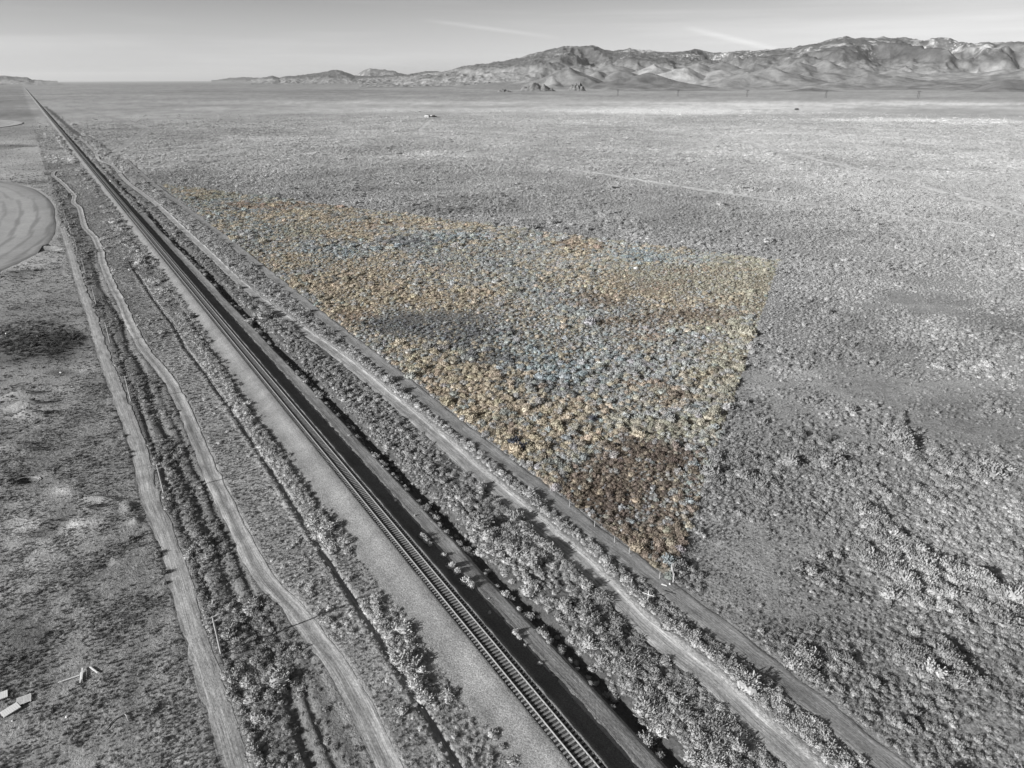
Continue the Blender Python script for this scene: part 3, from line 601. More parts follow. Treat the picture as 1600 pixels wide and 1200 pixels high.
# ------------------------------------------------------------------ plants
hid = {}
def leaf_cluster(seed, kind):
    r = np.random.default_rng(seed); V = []; Fc = []
    def quad(c, a, b):
        o = len(V); V.extend([c - a - b, c + a - b, c + a + b, c - a + b]); Fc.append((o, o + 1, o + 2, o + 3))
    if kind == 'sage':
        # lumpy inner body
        lob = [(r.uniform(0, 2 * math.pi), r.uniform(.1, .32), r.uniform(.24, .36)) for _ in range(6)]
        nu, nv = 12, 5; o = 0
        def body(th, ph):
            d = np.array([math.cos(th) * math.cos(ph), math.sin(th) * math.cos(ph), math.sin(ph) * 1.15]); k = .36
            for a, q, s_ in lob:
                lc = np.array([math.cos(a) * q, math.sin(a) * q, .12]); k = max(k, float(d @ lc) + math.sqrt(max(0, s_ * s_ - float(lc @ lc) + float(d @ lc) ** 2)))
            return d * k * .86
        for j in range(nv):
            for i in range(nu): V.append(body(2 * math.pi * i / nu, j / (nv - .2) * math.pi / 2 - .12))
        for j in range(nv - 1):
            for i in range(nu): Fc.append((j * nu + i, j * nu + (i + 1) % nu, (j + 1) * nu + (i + 1) % nu, (j + 1) * nu + i))
        Fc.append(tuple((nv - 1) * nu + i for i in range(nu)))
        for _ in range(165):
            th = r.uniform(0, 2 * math.pi); ph = math.asin(r.uniform(-.02, 1)); c = body(th, ph) * r.uniform(1.0, 1.32)
            d = c / np.linalg.norm(c); up = d * .75 + np.array([0, 0, .5]) + r.normal(0, .35, 3); up /= np.linalg.norm(up)
            sd_ = np.cross(up, r.normal(0, 1, 3)); sd_ /= np.linalg.norm(sd_)
            quad(c, sd_ * r.uniform(.012, .036), up * r.uniform(.05, .135))
    else:
        n = 80
        for _ in range(n):
            th = r.uniform(0, 2 * math.pi); ln = r.uniform(.5, 1.0); sp = r.uniform(.1, .75)
            d = np.array([math.cos(th) * sp, math.sin(th) * sp, 1.0 - sp * .45]); d /= np.linalg.norm(d)
            b0 = np.array([math.cos(th), math.sin(th), 0]) * r.uniform(0, .16); sd_ = np.cross(d, [0, 0, 1.]) + r.normal(0, .2, 3); sd_ /= np.linalg.norm(sd_)
            wd = r.uniform(.014, .028); o = len(V); mid = b0 + d * ln * .55; tip = b0 + d * ln * .9 + np.array([d[0], d[1], -.2]) * ln * .12
            V.extend([b0 - sd_ * wd, b0 + sd_ * wd, mid + sd_ * wd * 1.2, mid - sd_ * wd * 1.2, tip]); Fc.append((o, o + 1, o + 2, o + 3)); Fc.append((o + 3, o + 2, o + 4))
    me = bpy.data.meshes.new({'sage': 'sagebrush', 'grass': 'grass_tuft'}[kind])
    me.from_pydata([tuple(map(float, v)) for v in V], [], Fc); me.materials.append(M_leaf if kind == 'sage' else M_grass)
    return me
SAGE = [leaf_cluster(100 + i, 'sage') for i in range(9)]; GRASS = [leaf_cluster(200 + i, 'grass') for i in range(5)]
lib = bpy.data.collections.new('plant_shapes')
for i, me in enumerate(SAGE + GRASS):
    o = bpy.data.objects.new('plant_%02d' % i, me); lib.objects.link(o)
ng = bpy.data.node_groups.new('scatter', 'GeometryNodeTree')
ng.interface.new_socket('Geometry', in_out='INPUT', socket_type='NodeSocketGeometry'); ng.interface.new_socket('Geometry', in_out='OUTPUT', socket_type='NodeSocketGeometry')
gi = ng.nodes.new('NodeGroupInput'); go = ng.nodes.new('NodeGroupOutput'); ci = ng.nodes.new('GeometryNodeCollectionInfo'); ip = ng.nodes.new('GeometryNodeInstanceOnPoints')
ci.inputs['Collection'].default_value = lib; ci.inputs['Separate Children'].default_value = True; ci.inputs['Reset Children'].default_value = True
def nattr(n_, t_):
    a = ng.nodes.new('GeometryNodeInputNamedAttribute'); a.data_type = t_; a.inputs['Name'].default_value = n_; return a.outputs['Attribute']
ng.links.new(gi.outputs[0], ip.inputs['Points']); ng.links.new(ci.outputs[0], ip.inputs['Instance']); ip.inputs['Pick Instance'].default_value = True
ng.links.new(nattr('idx', 'INT'), ip.inputs['Instance Index']); ng.links.new(nattr('rot', 'FLOAT_VECTOR'), ip.inputs['Rotation']); ng.links.new(nattr('scl', 'FLOAT_VECTOR'), ip.inputs['Scale'])
ng.links.new(ip.outputs[0], go.inputs[0])
def scatter(name, label, cat, x, y, scl, hgt, idx, tint, sink=.04):
    n = len(x)
    me = bpy.data.meshes.new(name); me.vertices.add(n)
    P = np.stack([x, y, tz(x, y) - sink], 1).astype(np.float32); me.vertices.foreach_set('co', P.ravel())
    a = me.attributes.new('idx', 'INT', 'POINT'); a.data.foreach_set('value', idx.astype(np.int32))
    a = me.attributes.new('rot', 'FLOAT_VECTOR', 'POINT'); rt = np.zeros((n, 3), np.float32); rt[:, 2] = rng.uniform(0, 6.283, n); rt[:, 0] = rng.normal(0, .08, n); a.data.foreach_set('vector', rt.ravel())
    a = me.attributes.new('scl', 'FLOAT_VECTOR', 'POINT'); s3 = np.stack([scl, scl * rng.uniform(.85, 1.15, n), hgt], 1).astype(np.float32); a.data.foreach_set('vector', s3.ravel())
    a = me.attributes.new('tint', 'FLOAT_COLOR', 'POINT'); a.data.foreach_set('color', np.c_[tint, np.ones(n)].astype(np.float32).ravel())
    o = bpy.data.objects.new(name, me); COL.objects.link(o); md = o.modifiers.new('scatter', 'NODES'); md.node_group = ng
    o['kind'] = 'stuff'; tag(o, label, cat)
    return o
def jgrid(r0, r1, sp, half=52):
    """jittered points in the wedge of plain before the camera"""
    half = R_(half if r0 < 200 else 44); xm = r1 * math.sin(half)
    gx = np.arange(-xm, xm, sp); gy = np.arange(0, r1, sp); gx, gy = np.meshgrid(gx, gy)
    gx = gx.ravel() + rng.uniform(-.5, .5, gx.size) * sp; gy = gy.ravel() + rng.uniform(-.5, .5, gy.size) * sp
    r = np.hypot(gx, gy); k = (r > r0) & (r <= r1) & (np.abs(np.arctan2(gx, gy)) < half); return gx[k], gy[k]
def field_mask(x, y):
    return (np.hypot(x - C1[0], y - C1[1]) < r1(np.arctan2(y - C1[1], x - C1[0])) + 2) | (np.hypot(x - C2[0], y - C2[1]) < C2[2])
def road_clear(x, y, t, s, pad=0.0):
    k = np.zeros(x.shape, bool)
    for pl, hw in ((L1, 1.45), (L2, 1.35), (L3, .28), (R1, 1.15), (R3, 1.7)):
        k |= np.abs(off(pl, t, s)) < hw + pad
    d = off(R2, t, s); k |= (d > -1.5 - pad) & (d < 2.2 + pad)
    k |= (t > -np.interp(s, [0, 35, 50, 140, 220, 300, 3000], [4.4, 4.6, 6.1, 6.2, 4.4, 3.7, 3.4]) + (fbm(s, t * 0, 3, 2, 81) - .5) * 2.0) & (t < 5.2)
    k |= field_mask(x, y)
    return k
def plants(r0, r1, sp, base, hh, lod):
    x, y = jgrid(r0, r1, sp); t, s = TS(x, y); n = len(x); r = np.hypot(x, y); u, v, _ = Pp(x, y)
    U = rng.uniform(0, 1, n); kp = ~road_clear(x, y, t, s, .25); kp &= rng.uniform(0, 1, n) > sst(900, 1550, r) * .97
    patch = fbm(x, y, 9, 3, 91); big = fbm(x, y, 30, 3, 92); cl_ = fbm(x, y, 3.0, 2, 93)
    dens = np.full(n, .86); scl = base * rng.lognormal(-.03, .34, n) * (.72 + .5 * cl_); g = np.full(n, .40)
    idx = rng.integers(0, 9, n); hk = np.full(n, hh)
    tn = tone(x, y, u, v)
    # left field: low stubble
    lf = t < -31.7
    dens = np.where(lf, .75 * sst(.32, .58, cl_ * .5 + patch * .5) + .15, dens); scl = np.where(lf, scl * .45, scl); g = np.where(lf, .28 + .1 * sst(150, 400, r), g); idx = np.where(lf & (U < .5), 9 + rng.integers(0, 5, n), idx); hk = np.where(lf, .62, hk)
    darkp = lf & (np.exp(-((u - 55) / 75) ** 2 - ((v - 530) / 28) ** 2) > .35)
    scl = np.where(darkp, scl * 2.0, scl); dens = np.where(darkp, .8, dens)
    # dark brush between the two left tracks
    br = (t > -29) & (t < -18.2) & (off(L2, t, s) < -1.2)
    dens = np.where(br, .95 * sst(.30, .5, patch) + .12, dens); scl = np.where(br, scl * (.62 + .55 * sst(.5, .7, patch)), scl); dens = np.where(br, dens * (.45 + .6 * sst(.35, .5, vn(t * 1.3, s * .03))), dens); idx = np.where(br & (U * 13 % 1 < .35), 9 + rng.integers(0, 5, n), idx); g = np.where(br, .31 * (.8 + .5 * patch), g); hk = np.where(br, .62, hk); scl = np.where(br & (off(L2, t, s) > -2.6), scl * .7, scl)
    # grass between track and rails
    gr = (off(L2, t, s) > 1.2) & (t < -6)
    gp = sst(.45, .62, patch)
    dens = np.where(gr, .92, dens); scl = np.where(gr, scl * np.where(t > -10.3, .85 + .7 * gp, .55 + .3 * gp), scl); g = np.where(gr, .45 + .12 * gp, g)
    scl = np.where(gr & (t > -8.3), scl * (.45 + .55 * sst(-6.0, -8.3, t)), scl); isg = gr & (U * 7 % 1 < .75 - .5 * gp * (t > -10.3)); idx = np.where(isg, 9 + rng.integers(0, 5, n), idx); hk = np.where(isg, .62, np.where(gr, .62, hk))
    g = np.where(gr, g * .92, g); row = gr & (np.abs(t + 8.2 + (fbm(s, s * 0, 20, 2, 94) - .5) * 1.5) < .75) & (s > 95) & (s < 225); dens = np.where(row, 1, dens); scl = np.where(row, base * 1.3, scl); g = np.where(row, .50, g); hk = np.where(row, .85, hk); idx = np.where(row, rng.integers(0, 9, n), idx)
    # scrub right of the rails
    rs = (t > 7) & (off(R2, t, s) < -1.3)
    ditch = gs(t - 9.3 - (fbm(s, s * 0, 25, 2, 4) - .5) * 2.2, 1.55)
    dens = np.where(rs, (.98 - .93 * ditch) * (.35 + .65 * sst(.3, .45, patch)), dens); scl = np.where(rs, scl * (.88 + .34 * sst(.4, .6, big)), scl); g = np.where(rs, .40, g); hk = np.where(rs, .78, hk)
    ed = rs & (off(R2, t, s) > -4.2); edh = ed & (big > .5) & (off(R2, t, s) > -2.8) & (s > 58) & (s < 260); scl = np.where(edh, scl * 1.2, scl); hk = np.where(ed, np.where(edh, .95, .38), hk)
    r3 = (off(R2, t, s) > 2.2) & (t < 25.6) & (t > 15); dens = np.where(r3, .95, dens); scl = np.where(r3, scl * 1.15, scl); g = np.where(r3, .47, g); hk = np.where(r3, .62, hk); scl = np.where(r3 & (t > 24.4), scl * .7, scl)
    # open plain
    pln = t > 28.6
    sm = sst(.35, .55, big)
    bare = sst(.52, .66, fbm(x, y, 22, 4, 95)); bare = bare * (~in_tri(x, y)); dens = np.where(pln, .80 + .18 * np.maximum(sm, bare), dens); scl = np.where(pln, scl * (.82 + .33 * sm) * (1 - .42 * bare), scl); idx = np.where(pln & (r < 260) & (U * 17 % 1 < .3 + .4 * bare), 9 + rng.integers(0, 5, n), idx); g = np.where(pln, .40 + .07 * sst(200, 700, r), g)
    lowr = pln & (u > 1180) & (v > 430) & (v < 560); scl = np.where(lowr, scl * .6, scl)
    lumps = pln & (np.abs((v - 560) - (u - 1180) * .5) < 34) & (u > 1150) & (u < 1420); scl = np.where(lumps & (cl_ > .45), scl * 1.7, scl)
    nearr = pln & (v > 560) & (u > 1050) & ~in_tri(x, y); scl = np.where(nearr, scl * (.62 + .85 * sst(.50, .72, patch)), scl); g = np.where(nearr, g * .92, g)
    tri_ = in_tri(x, y)
    for cu, cv, ru, rv in ((690, 512, 90, 26), (1060, 440, 130, 24), (960, 780, 90, 60)):
        k = tri_ & ((((u - cu) / ru) ** 2 + ((v - cv) / rv) ** 2) < 1.1); scl = np.where(k, scl * .68, scl)
    scl = np.where(off(L3, t, s) == 999, scl, scl)
    kp &= U < dens
    kp &= ~((t > 28.6) & (off(R3, t, s) < 2.0))
    for pts, hw, tn_ in FARG[:8]: kp &= poly_d(pts, x, y) > hw * 1.0 + base * .42
    g = g * .72 * (1 + .22 * sst(250, 800, r)) * np.clip(tn, .35, 1.45) * np.exp(rng.normal(0, 1, n) * (.18 - .09 * sst(200, 450, r)))
    tint = np.repeat(g[:, None], 3, 1)
    pr_ = parcel_rgb(x[tri_], y[tri_], True)
    tint[tri_] = pr_ * 1.5 * rng.lognormal(0, .16, (tri_.sum(), 1)) * rng.normal(1, .018, (tri_.sum(), 3))
    isg2 = idx >= 9; scl = np.where(isg2, np.minimum(scl, base * .72), scl)
    hgt = scl * hk * rng.uniform(.75, 1.2, n)
    f = lambda q: q[kp]
    return [f(q) for q in (x, y, scl, hgt, idx, tint, t, s, tri_, r)]
A1 = plants(44, 130, .60, .84, .85, 0)
A0 = plants(44, 175, .40, .62, .8, 0); _k = A0[6] < -31.7; A0 = [a[_k] for a in A0]
A1b = plants(130, 290, .84, 1.0, .80, 0)
A2 = plants(290, 620, 1.22, 1.45, .70, 1)
A3_ = plants(620, 1700, 2.7, 2.5, .36, 2)
allp = [np.concatenate([a[i] for a in (A0, A1, A1b, A2, A3_)]) for i in range(10)]
x, y, scl, hgt, idx, tint, t, s, tri_, r = allp
tint = np.clip(tint, .02, .85)
# the largest bushes in view are single objects
u, v, wd_ = Pp(x, y); inv = (u > 0) & (u < 1600) & (v < 1200) & (idx < 9)
score = np.where(inv, (scl + hgt) / wd_, 0); top = np.argsort(-score)[:290]
single = np.zeros(len(x), bool); single[top] = True
zt = tz(x[top], y[top])
zones = [('in the brush strip between the two left dirt tracks', 'grey bushes between the left dirt tracks', lambda t_: t_ < -18),
         ('on the grassy verge left of the railway gravel', 'bushes on the verge left of the railway', lambda t_: t_ < -5),
         ('in the thick scrub between railway and right dirt road', 'bushes between the railway and the right dirt road', lambda t_: t_ < 18.5),
         ('on the verge beyond the right dirt road', 'bushes along the far side of the right dirt road', lambda t_: t_ < 27),
         ('on the open plain right of the coloured triangle', 'bushes on the open plain', lambda t_: True)]
for j, i in enumerate(top):
    o = bpy.data.objects.new('sagebrush', SAGE[idx[i]]); COL.objects.link(o)
    o.location = (x[i], y[i], zt[j] - .04); o.scale = (scl[i], scl[i], hgt[i]); o.rotation_euler = (0, 0, random.uniform(0, 6.28))
    o['tint'] = tuple(float(q) for q in tint[i])
    if tri_[i]: tag(o, 'brown or tan sagebrush bush inside the coloured triangle near its lower tip', 'bush', 'bushes inside the coloured triangle')
    else:
        for zt_, zg, fn in zones:
            if fn(t[i]): tag(o, 'grey sagebrush bush ' + zt_, 'bush', zg); break
rest = ~single
def sub(k, name, label, cat):
    k = k & rest; scatter(name, label, cat, x[k], y[k], scl[k], hgt[k], idx[k], tint[k])
grs = idx >= 9
sub(tri_, 'coloured_scrub', 'tan, brown and blue grey sagebrush covering the coloured triangular field', 'scrub')
sub((t > 27) & ~tri_, 'plain_scrub', 'grey sagebrush covering the wide open plain around the coloured triangle', 'scrub')
sub((t > 0) & (t <= 27), 'trackside_scrub', 'dense pale grey scrub between the railway and the graded strip', 'scrub')
sub((t <= 0) & (t > -31.7) & ~grs, 'verge_scrub', 'dark and light brush on the strips left of the railway', 'scrub')
sub((t <= 0) & (t > -31.7) & grs, 'verge_grass', 'dry grass tufts between the left dirt road and the railway gravel', 'grass')
sub((t <= -31.7), 'field_scrub', 'low dark stubble and tufts over the left field', 'scrub')

# chosen single bushes
def bush(u_, v_, w_, h_, g_, label, n=1, group=None, name='sagebrush', seed=0, cat='bush', z=None):
    X_, Y_ = Gp(u_, v_)
    o = bpy.data.objects.new(name, SAGE[seed % 9]); COL.objects.link(o); o.location = (X_, Y_, (tz1(X_, Y_) if z is None else z) - .03); o.scale = (w_, w_ * .9, h_); o.rotation_euler = (0, 0, seed)
    o['tint'] = (g_, g_, g_) if not hasattr(g_, '__len__') else tuple(g_); tag(o, label, cat, group); return o
SP = [(802, 690, 2.6, 1.7, (.06,.065,.08), 'dark blue grey bush near the left edge of the coloured triangle, upper of two'),
      (816, 699, 2.6, 1.7, (.065,.07,.085), 'dark blue grey bush near the left edge of the coloured triangle, lower of two'),
      (855, 726, 2.5, 1.4, (.20,.21,.20), 'pale rounded bush left of the brown patch in the coloured triangle'),
      (880, 730, 2.6, 1.4, (.19,.20,.19), 'pale bush touching the brown patch, right of another pale one'),
      (912, 716, 2.5, 1.7, (.24,.255,.255), 'brightest pale bush above the brown patch in the triangle'),
      (926, 656, 2.2, 1.6, (.09,.095,.11), 'dark bush high in the lower part of the coloured triangle'),
      (1391, 931, 3.0, 2.0, .32, 'large whitish bush alone on the dark plain at lower right'),
      (1500, 970, 2.4, 1.4, .3, 'whitish bush right of the large lone whitish bush'),
      (1325, 639, 3.0, 1.9, .28, 'bright bush in the line of big bushes right of the triangle'),
      (1390, 672, 3.2, 2.0, .28, 'bright bush at the lower end of the line of big bushes'),
      (1245, 172, 9, 7, .07, 'single dark shrub standing far off on the white salt flat')]
for i, (a, b_, c, d, e_, l_) in enumerate(SP): bush(a, b_, c, d, e_, l_, seed=i)
WD = [(660, 840, 1.3, .8), (667, 847, 1.2, .7), (672, 852, .8, .5), (693, 869, .9, .6), (706, 886, 1.4, .9), (714, 894, 1.3, .7), (728, 910, 1.3, .8), (736, 917, 1.2, .7), (618, 783, .4, .3), (648, 806, .35, .3), (765, 958, .5, .4), (805, 990, 1.0, .6), (811, 998, .8, .5), (843, 1038, .6, .4), (820, 1010, .5, .3), (545, 680, .5, .4), (598, 728, .4, .3)]
WL = ['left end of the longest pale weed clump on the dark shoulder', 'middle of the longest pale weed clump on the dark shoulder', 'right end of the longest pale weed clump on the dark shoulder', 'small pale weed alone between two clumps on the dark shoulder', 'pale weed, upper left of a pair on the dark shoulder', 'pale weed, lower right of a pair on the dark shoulder', 'broad pale weed below the pair on the dark shoulder', 'pale weed touching the broad weed on its lower right', 'tiny pale weed on the dark shoulder above the longest clump', 'tiny pale weed just above the longest clump on the shoulder', 'small weed on the dark shoulder where the path narrows', 'pale weed, upper of a close pair at the shoulder edge', 'pale weed, lower of a close pair at the shoulder edge', 'pale weed nearest the camera on the dark shoulder', 'small pale weed second nearest the camera on the shoulder', 'tiny pale weed farthest up the dark shoulder', 'tiny pale weed second farthest up the dark shoulder']
for i, (a, b_, c, d) in enumerate(WD):
    tt, ss = ts_px(a, b_); zz = max(tz1(*XY(tt, ss)), float(np.interp(tt, pt[:, 0], pt[:, 1])))
    bush(a, b_, c, d * 1.7, .52, WL[i], seed=i + 3, group='dry weeds on the shaded shoulder', name='dry_weed', cat='weed', z=zz)  # tint raised to stand in for sunlight above the embankment shadow

# ------------------------------------------------------------------ poles, posts, fences
def utility_pole(t_, s_, label):
    x, y = XY(t_, s_); z0 = tz1(x, y)
    o = empty('utility_pole', x, y, z0, label, 'utility pole', 'old wooden utility poles left of the railway', RA)
    MB().cyl((0, 0, -.3), (0, 0, 6.0), .15, .10, 10).build('pole', M_wood, o)
    for zz in (5.75, 5.05):
        c = MB().box((0, .14, zz), (2.5, .10, .12)).build('crossarm', M_pale, o)
        for q in (-1.15, -.8, -.45, .45, .8, 1.15): MB().cyl((q, .14, zz + .06), (q, .14, zz + .24), .04, .03, 6).build('insulator', M_pale, c)
    MB().bar((-.55, .2, 5.75), (0, .13, 5.3), .04).bar((.55, .2, 5.75), (0, .13, 5.3), .04).build('brace', M_dark, o)
PL = ['utility pole with two crossarms in brush, nearest to the camera', 'second nearest utility pole in the brush left of the railway', 'third nearest utility pole in the brush left of the railway', 'fourth utility pole along the left brush strip']
for i in range(9):
    utility_pole(-28 - i * .12, 74.0 + 43.9 * i, PL[i] if i < 4 else 'distant utility pole, number %s from the camera, along the left brush strip' % ('fifth', 'sixth', 'seventh', 'eighth', 'ninth')[i - 4])
# corner brace of the field fence
def at_px(u_, v_): X_, Y_ = Gp(u_, v_); return X_, Y_, tz1(X_, Y_)
x, y, z0 = at_px(1052, 908)
fb = empty('fence_brace', x, y, z0, 'wooden H shaped fence corner brace at the lower tip of the triangle', 'fence brace', None, 0)
p2 = at_px(1049, 893); dx, dy = p2[0] - x, p2[1] - y
MB().cyl((0, 0, -.2), (0, 0, 1.6), .10, .09, 9).build('post', M_wood, fb); MB().cyl((dx, dy, -.2), (dx, dy, 1.75), .10, .09, 9).build('post', M_wood, fb)
MB().cyl((0, 0, 1.3), (dx, dy, 1.3), .06, .06, 7).build('rail', M_wood, fb); MB().cyl((0, 0, .2), (dx, dy, 1.3), .035, .035, 6).build('brace', M_wood, fb)
FP = [(1030.5, 903, 'grey wooden fence post left of the corner brace'), (983, 866, 'thin fence post farther up the triangle edge from the brace'), (960, 848, 'thin fence post beyond the second post up the triangle edge'), (929, 823, 'thin fence post beside the graded strip left of the brown patch'), (890, 792, 'thin fence post beside the graded strip, lower left triangle edge'), (860, 768, 'farthest thin fence post along the triangle edge')]
for u_, v_, l_ in FP:
    x, y, z0 = at_px(u_, v_); o = MB().cyl((0, 0, -.2), (.02, .02, 1.25), .06, .05, 8).build('fence_post', M_wood); o.location = (x, y, z0); tag(o, l_, 'fence post', 'posts of the field fence')
x, y, z0 = at_px(1012, 941)
mp_ = empty('marker_post', x, y, z0, 'white marker post with a slanted crossbar beside the right dirt road', 'marker post', None, 0)
MB().cyl((0, 0, -.2), (0, 0, 2.0), .045, .04, 8).build('post', M_pale, mp_)
q0 = at_px(1003, 933); q1 = at_px(1019, 945)
MB().bar((-.75, .35, 1.35), (.65, -.4, 1.35), .08, .06).build('crossbar', M_pale, mp_)
x, y, z0 = at_px(1038, 913.5)
o = MB().bar((-.35, .2, .12), (.35, -.2, .12), .22, .08).build('plank', M_pale); o.location = (x, y, z0); tag(o, 'short white plank on the ground beside the fence corner brace', 'plank')
# fence along the left field, far part
fr = empty('wire_fence', *XY(-32.2, 400), 0, 'post and wire fence along the edge of the left round fields', 'fence')
fx, fy = XY(-32.2, 400)
mw = MB(); s_ = 380.; k = 0; prev = None
while k < 95:
    x, y = XY(-32.2, s_); z0 = tz1(x, y); b = MB().cyl((x - fx, y - fy, z0 - .2), (x - fx, y - fy, z0 + 1.35), .08, .07, 6).build('post', M_wood, fr)
    if prev is not None:
        for zz in (.5, .9, 1.25): mw.bar((prev[0] - fx, prev[1] - fy, prev[2] + zz), (x - fx, y - fy, z0 + zz), .012)
    prev = (x, y, z0); s_ += 8.5; k += 1
mw.build('wire', M_dark, fr)

# ------------------------------------------------------------------ things lying on the left field
def pallet(u_, v_, rz, label, n, L_, W_, solid=False):
    x, y, z0 = at_px(u_, v_)
    o = empty('pallet', x, y, z0 + .08, label, 'pallet', None, rz)
    r = MB()
    for q in (-.5, 0, .5): r.box((0, q * (W_ - .12), .05), (L_, .10, .10))
    r.build('runner', M_pale, o)
    d = MB()
    for i in range(n):
        q = -L_ / 2 + (i + .5) * L_ / n; d.box((q, 0, .125), (L_ / n * (.93 if solid else .62), W_, .035))
    d.build('deck', M_pale, o)
pallet(37, 1093, R_(122), 'whitish slatted pallet with open gaps lying on the left field', 7, 1.3, 1.45)
pallet(16, 1109, R_(55), 'pale closely boarded pallet lying below the slatted one', 8, 1.75, 1.15, True)
pallet(0, 1088, R_(35), 'pale boarded pallet cut by the left edge of the frame', 7, 1.5, 1.2, True)
def plank(p0, p1, wd, label, th=.09, lift=.1):
    a = at_px(*p0); b = at_px(*p1); o = MB().bar((0, 0, 0), (b[0] - a[0], b[1] - a[1], b[2] - a[2] + .02), wd, th).build('plank', M_pale); o.location = (a[0], a[1], a[2] + lift + .05); tag(o, label, 'plank')
plank((90, 1065), (124, 1054), .11, 'long thin white plank pointing left, touching the two side-by-side planks')
plank((128.5, 1043), (127.5, 1062), .17, 'right one of two white planks lying side by side on the field', lift=.16)
plank((126, 1049), (125, 1067), .13, 'left one of two white planks lying side by side on the field', lift=.1)
plank((140, 1041), (152.5, 1051), .13, 'short white plank lying alone to the right of the others')
def branch(pts, r0, label, forks=()):
    b = MB()
    def run(ps, r_):
        W = [at_px(*p) for p in ps]; 
        for i in range(len(W) - 1):
            k0 = r_ * (1 - .6 * i / len(W)); k1 = r_ * (1 - .6 * (i + 1) / len(W))
            b.cyl((W[i][0] - X0, W[i][1] - Y0, W[i][2] - Z0 + .12), (W[i + 1][0] - X0, W[i + 1][1] - Y0, W[i + 1][2] - Z0 + .14), k0, k1, 7)
    X0, Y0, Z0 = at_px(*pts[0]); run(pts, r0)
    for f_ in forks: run(f_, r0 * .6)
    o = b.build('dead_branch', M_wood); o.location = (X0, Y0, Z0); tag(o, label, 'branch')
branch([(199, 1115), (195, 1118), (188, 1122), (180, 1126), (173, 1133), (168, 1139), (163, 1144)], .10, 'bent bleached branch lying on the left field below the planks', [[(196, 1118), (199, 1122), (201, 1130)]])
branch([(90, 728), (84, 734), (81, 740)], .07, 'small dark fallen branch on the field right of the brush ring')
# ring of old brush
b = MB(); cx, cy, cz = at_px(40, 752)
for k in range(2):
    for i in range(30):
        a0_, a1_ = 2 * math.pi * i / 30, 2 * math.pi * (i + 1) / 30; rr = (2.45 - k * .25)
        b.cyl((rr * math.cos(a0_), rr * .8 * math.sin(a0_), .35 + .12 * math.sin(3 * a0_ + k)), (rr * math.cos(a1_), rr * .8 * math.sin(a1_), .35 + .12 * math.sin(3 * a1_ + k)), .06, .06, 6)
o = b.build('hoop', M_wood); o.location = (cx, cy, cz); tag(o, 'large pale bent hoop lying in a dark hollow of the left field', 'hoop')
# tyre
def torus(R0, r0_, n=28, m2=10):
    V = []; Fc = []
    for i in range(n):
        for j in range(m2):
            a_, b2 = 2 * math.pi * i / n, 2 * math.pi * j / m2; V.append(((R0 + r0_ * math.cos(b2)) * math.cos(a_), (R0 + r0_ * math.cos(b2)) * math.sin(a_), r0_ * 1.1 * math.sin(b2)))
            Fc.append((i * m2 + j, ((i + 1) % n) * m2 + j, ((i + 1) % n) * m2 + (j + 1) % m2, i * m2 + (j + 1) % m2))
    return V, Fc
V, Fc = torus(.34, .13); x, y, z0 = at_px(206, 840)
o = mesh_obj('tyre', V, Fc, M_rubber, smooth=True); o.location = (x, y, z0 + .18); o.rotation_euler = (.3, .1, 0); tag(o, 'black tyre lying on the field left of the leftmost dirt track', 'tyre')
# pale stones and scraps
def stone(u_, v_, s_, label, seed, name='stone', g_=M_pale):
    x, y, z0 = at_px(u_, v_); r = np.random.default_rng(seed); V = []; Fc = []
    nu, nv = 9, 6
    for j in range(nv + 1):
        for i in range(nu):
            th, ph = 2 * math.pi * i / nu, math.pi * (j / nv - .5); k = s_ * (1 + r.normal(0, .10)); V.append((k * math.cos(th) * math.cos(ph), k * .7 * math.sin(th) * math.cos(ph), k * .55 * math.sin(ph)))
    for j in range(nv):
        for i in range(nu): Fc.append((j * nu + i, j * nu + (i + 1) % nu, (j + 1) * nu + (i + 1) % nu, (j + 1) * nu + i))
    o = mesh_obj(name, V, Fc, g_); o.location = (x, y, z0 + s_ * .3); o.rotation_euler = (0, 0, seed); tag(o, label, 'stone')
stone(104.5, 1119, .20, 'small white stone on the left field below the planks', 1)
stone(19, 1125, .14, 'tiny pale stone below the boarded pallet', 2)
stone(95, 583, .30, 'bright white stone in the dark brush patch of the left field', 3)
stone(153, 547.5, .22, 'small white stone on the leftmost dirt track', 4)
stone(10, 521, .45, 'pale rock at the left end of the dark brush patch', 5)
stone(114, 609, .2, 'white stone beside the grassy hump left of the track', 6)
stone(764, 935, .18, 'pale stone lying beside the path right of the rails', 7)
stone(1047, 911.5, .25, 'white stone at the foot of the fence corner brace', 8)
stone(858, 1058, .12, 'tiny white stone on the dark shoulder right of the rails', 9)

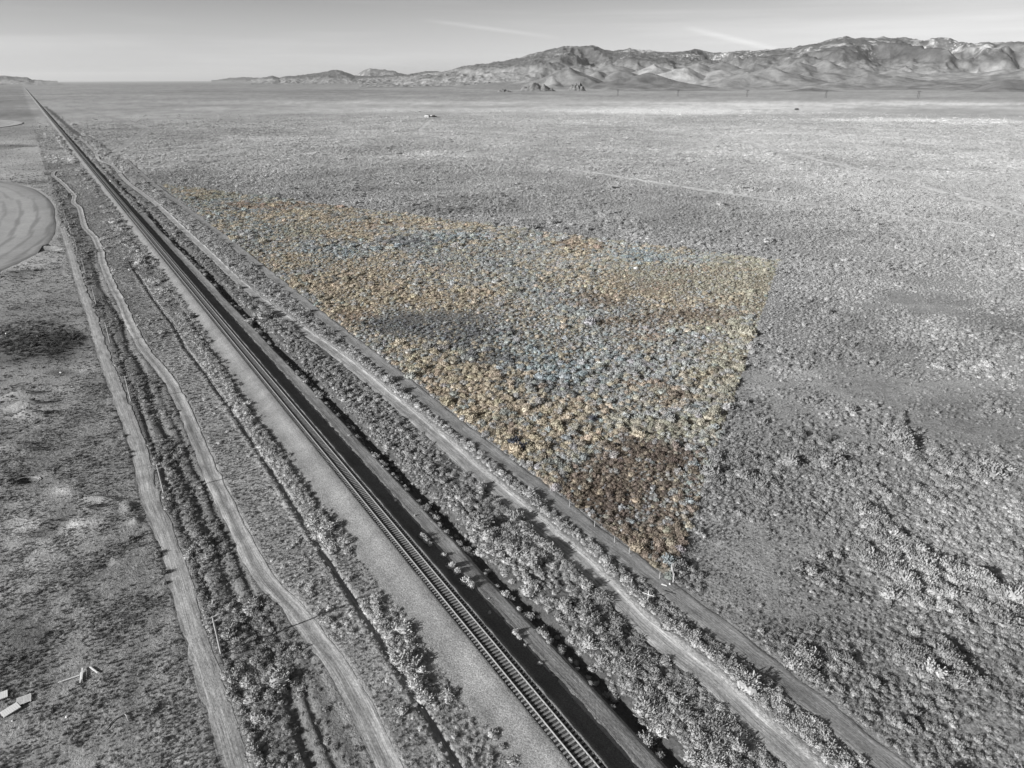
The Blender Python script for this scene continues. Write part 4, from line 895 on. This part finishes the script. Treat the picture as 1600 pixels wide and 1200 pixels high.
# ------------------------------------------------------------------ far farmstead and power line
def shed(u_, v_, L_, W_, hw, hr, rz, label, wallm, roofm):
    x, y, z0 = at_px(u_, v_); o = empty('farm_building', x, y, 0, label, 'building', None, rz)
    MB().box((0, 0, hw / 2), (L_, W_, hw)).build('wall', wallm, o)
    V = []
    e_ = .4
    for sx_ in (-1, 1):
        for q, zz in ((-W_ / 2 - e_, hw - .1), (0, hw + hr), (W_ / 2 + e_, hw - .1), (W_ / 2 + e_, hw + .1), (0, hw + hr + .2), (-W_ / 2 - e_, hw + .1)): V.append((sx_ * (L_ / 2 + e_), q, zz))
    MB().add(V, [(0, 1, 7, 6), (1, 2, 8, 7), (2, 3, 9, 8), (3, 4, 10, 9), (4, 5, 11, 10), (5, 0, 6, 11), (0, 5, 4, 1), (1, 4, 3, 2), (6, 7, 10, 11), (7, 8, 9, 10)]).build('roof', roofm, o)
    for q in (-L_ * .28, L_ * .28): MB().box((q, -W_ / 2 - .03, hw * .55), (1.4, .08, 1.1)).build('window', M_glass, o)
    MB().box((0, -W_ / 2 - .03, 1.05), (1.0, .08, 2.1)).build('door', M_roof, o)
shed(666.5, 183.2, 6.5, 4.5, 2.2, 1.0, -.1, 'small white house of the lone farmstead on the plain', M_white, M_white)
shed(669, 182.4, 6.5, 4.5, 2.2, 1.4, .1, 'dark roofed shed just behind the small white house', M_white, M_roof)
shed(673.6, 183.2, 3, 3, 2.6, .8, .2, 'narrow white outbuilding right of the small white house', M_white, M_white)
for i, (u_, v_, w_, h_, l_) in enumerate(((677, 183.4, 5.5, 4.2, 'dark round tree right of the farm buildings'), (681, 183.4, 4.4, 2.6, 'low dark tree at the right end of the farmstead'), (671.3, 183.6, 2.4, 3.8, 'small dark tree between the two white farm buildings'))):
    x, y = Gp(u_, v_); o = empty('juniper_tree', x, y, 0, l_, 'tree', None, 0)
    MB().cyl((0, 0, -.1), (0, 0, h_ * .5), .3, .15, 7).build('trunk', M_wood, o)
    c = bpy.data.objects.new('crown', SAGE[i + 2]); COL.objects.link(c); c.parent = o; c.location = (0, 0, h_ * .18); c.scale = (w_ * 1.3, w_ * 1.3, h_ * 1.2); c['tint'] = (.06, .06, .06)
def tower(u_, v_, label, hh=26):
    x, y = Gp(u_, v_); o = empty('transmission_tower', x, y, 0, label, 'transmission tower', 'transmission towers on the far plain', math.atan2(-x, y) + .4)
    for sx_ in (-1, 1): MB().cyl((sx_ * 2.6, 0, -.5), (sx_ * 2.0, 0, hh), .75, .6, 8).build('leg', M_lattice, o)
    MB().box((0, 0, hh * .88), (15, .9, .9)).build('crossarm', M_lattice, o)
    MB().bar((-2.5, 0, hh * .5), (2.3, 0, hh * .85), .3).bar((2.5, 0, hh * .5), (-2.3, 0, hh * .85), .3).build('brace', M_lattice, o)
    for q in (-7, 0, 7): MB().cyl((q, 0, hh * .88 - .3), (q, 0, hh * .88 - 2.4), .16, .16, 6).build('insulator', M_dark, o)
for u_, v_, l_ in ((1434, 154.2, 'transmission tower on the far plain, rightmost and nearest'), (1290, 153, 'transmission tower on the far plain, second from the right'), (1167, 151.5, 'transmission tower on the far plain, third from the right'), (1059, 150.6, 'transmission tower on the far plain, fourth from the right'), (965, 149.8, 'transmission tower on the far plain, leftmost and smallest')):
    tower(u_, v_, l_)

# ------------------------------------------------------------------ air
M_haze = bpy.data.materials.new('haze'); M_haze.use_nodes = True; hn = M_haze.node_tree.nodes; hn.clear()
pv = hn.new('ShaderNodeVolumePrincipled'); ho = hn.new('ShaderNodeOutputMaterial'); M_haze.node_tree.links.new(pv.outputs[0], ho.inputs['Volume'])
pv.inputs['Color'].default_value = (.93, .93, .93, 1); pv.inputs['Density'].default_value = 1.7e-5; pv.inputs['Anisotropy'].default_value = .2
b = MB(); b.box((0, 30000, 330), (90000, 70000, 690)); hz = b.build('haze', M_haze, kind='stuff')
hz['label'] = 'thin pale haze over the plain and mountains'; hz['category'] = 'haze'
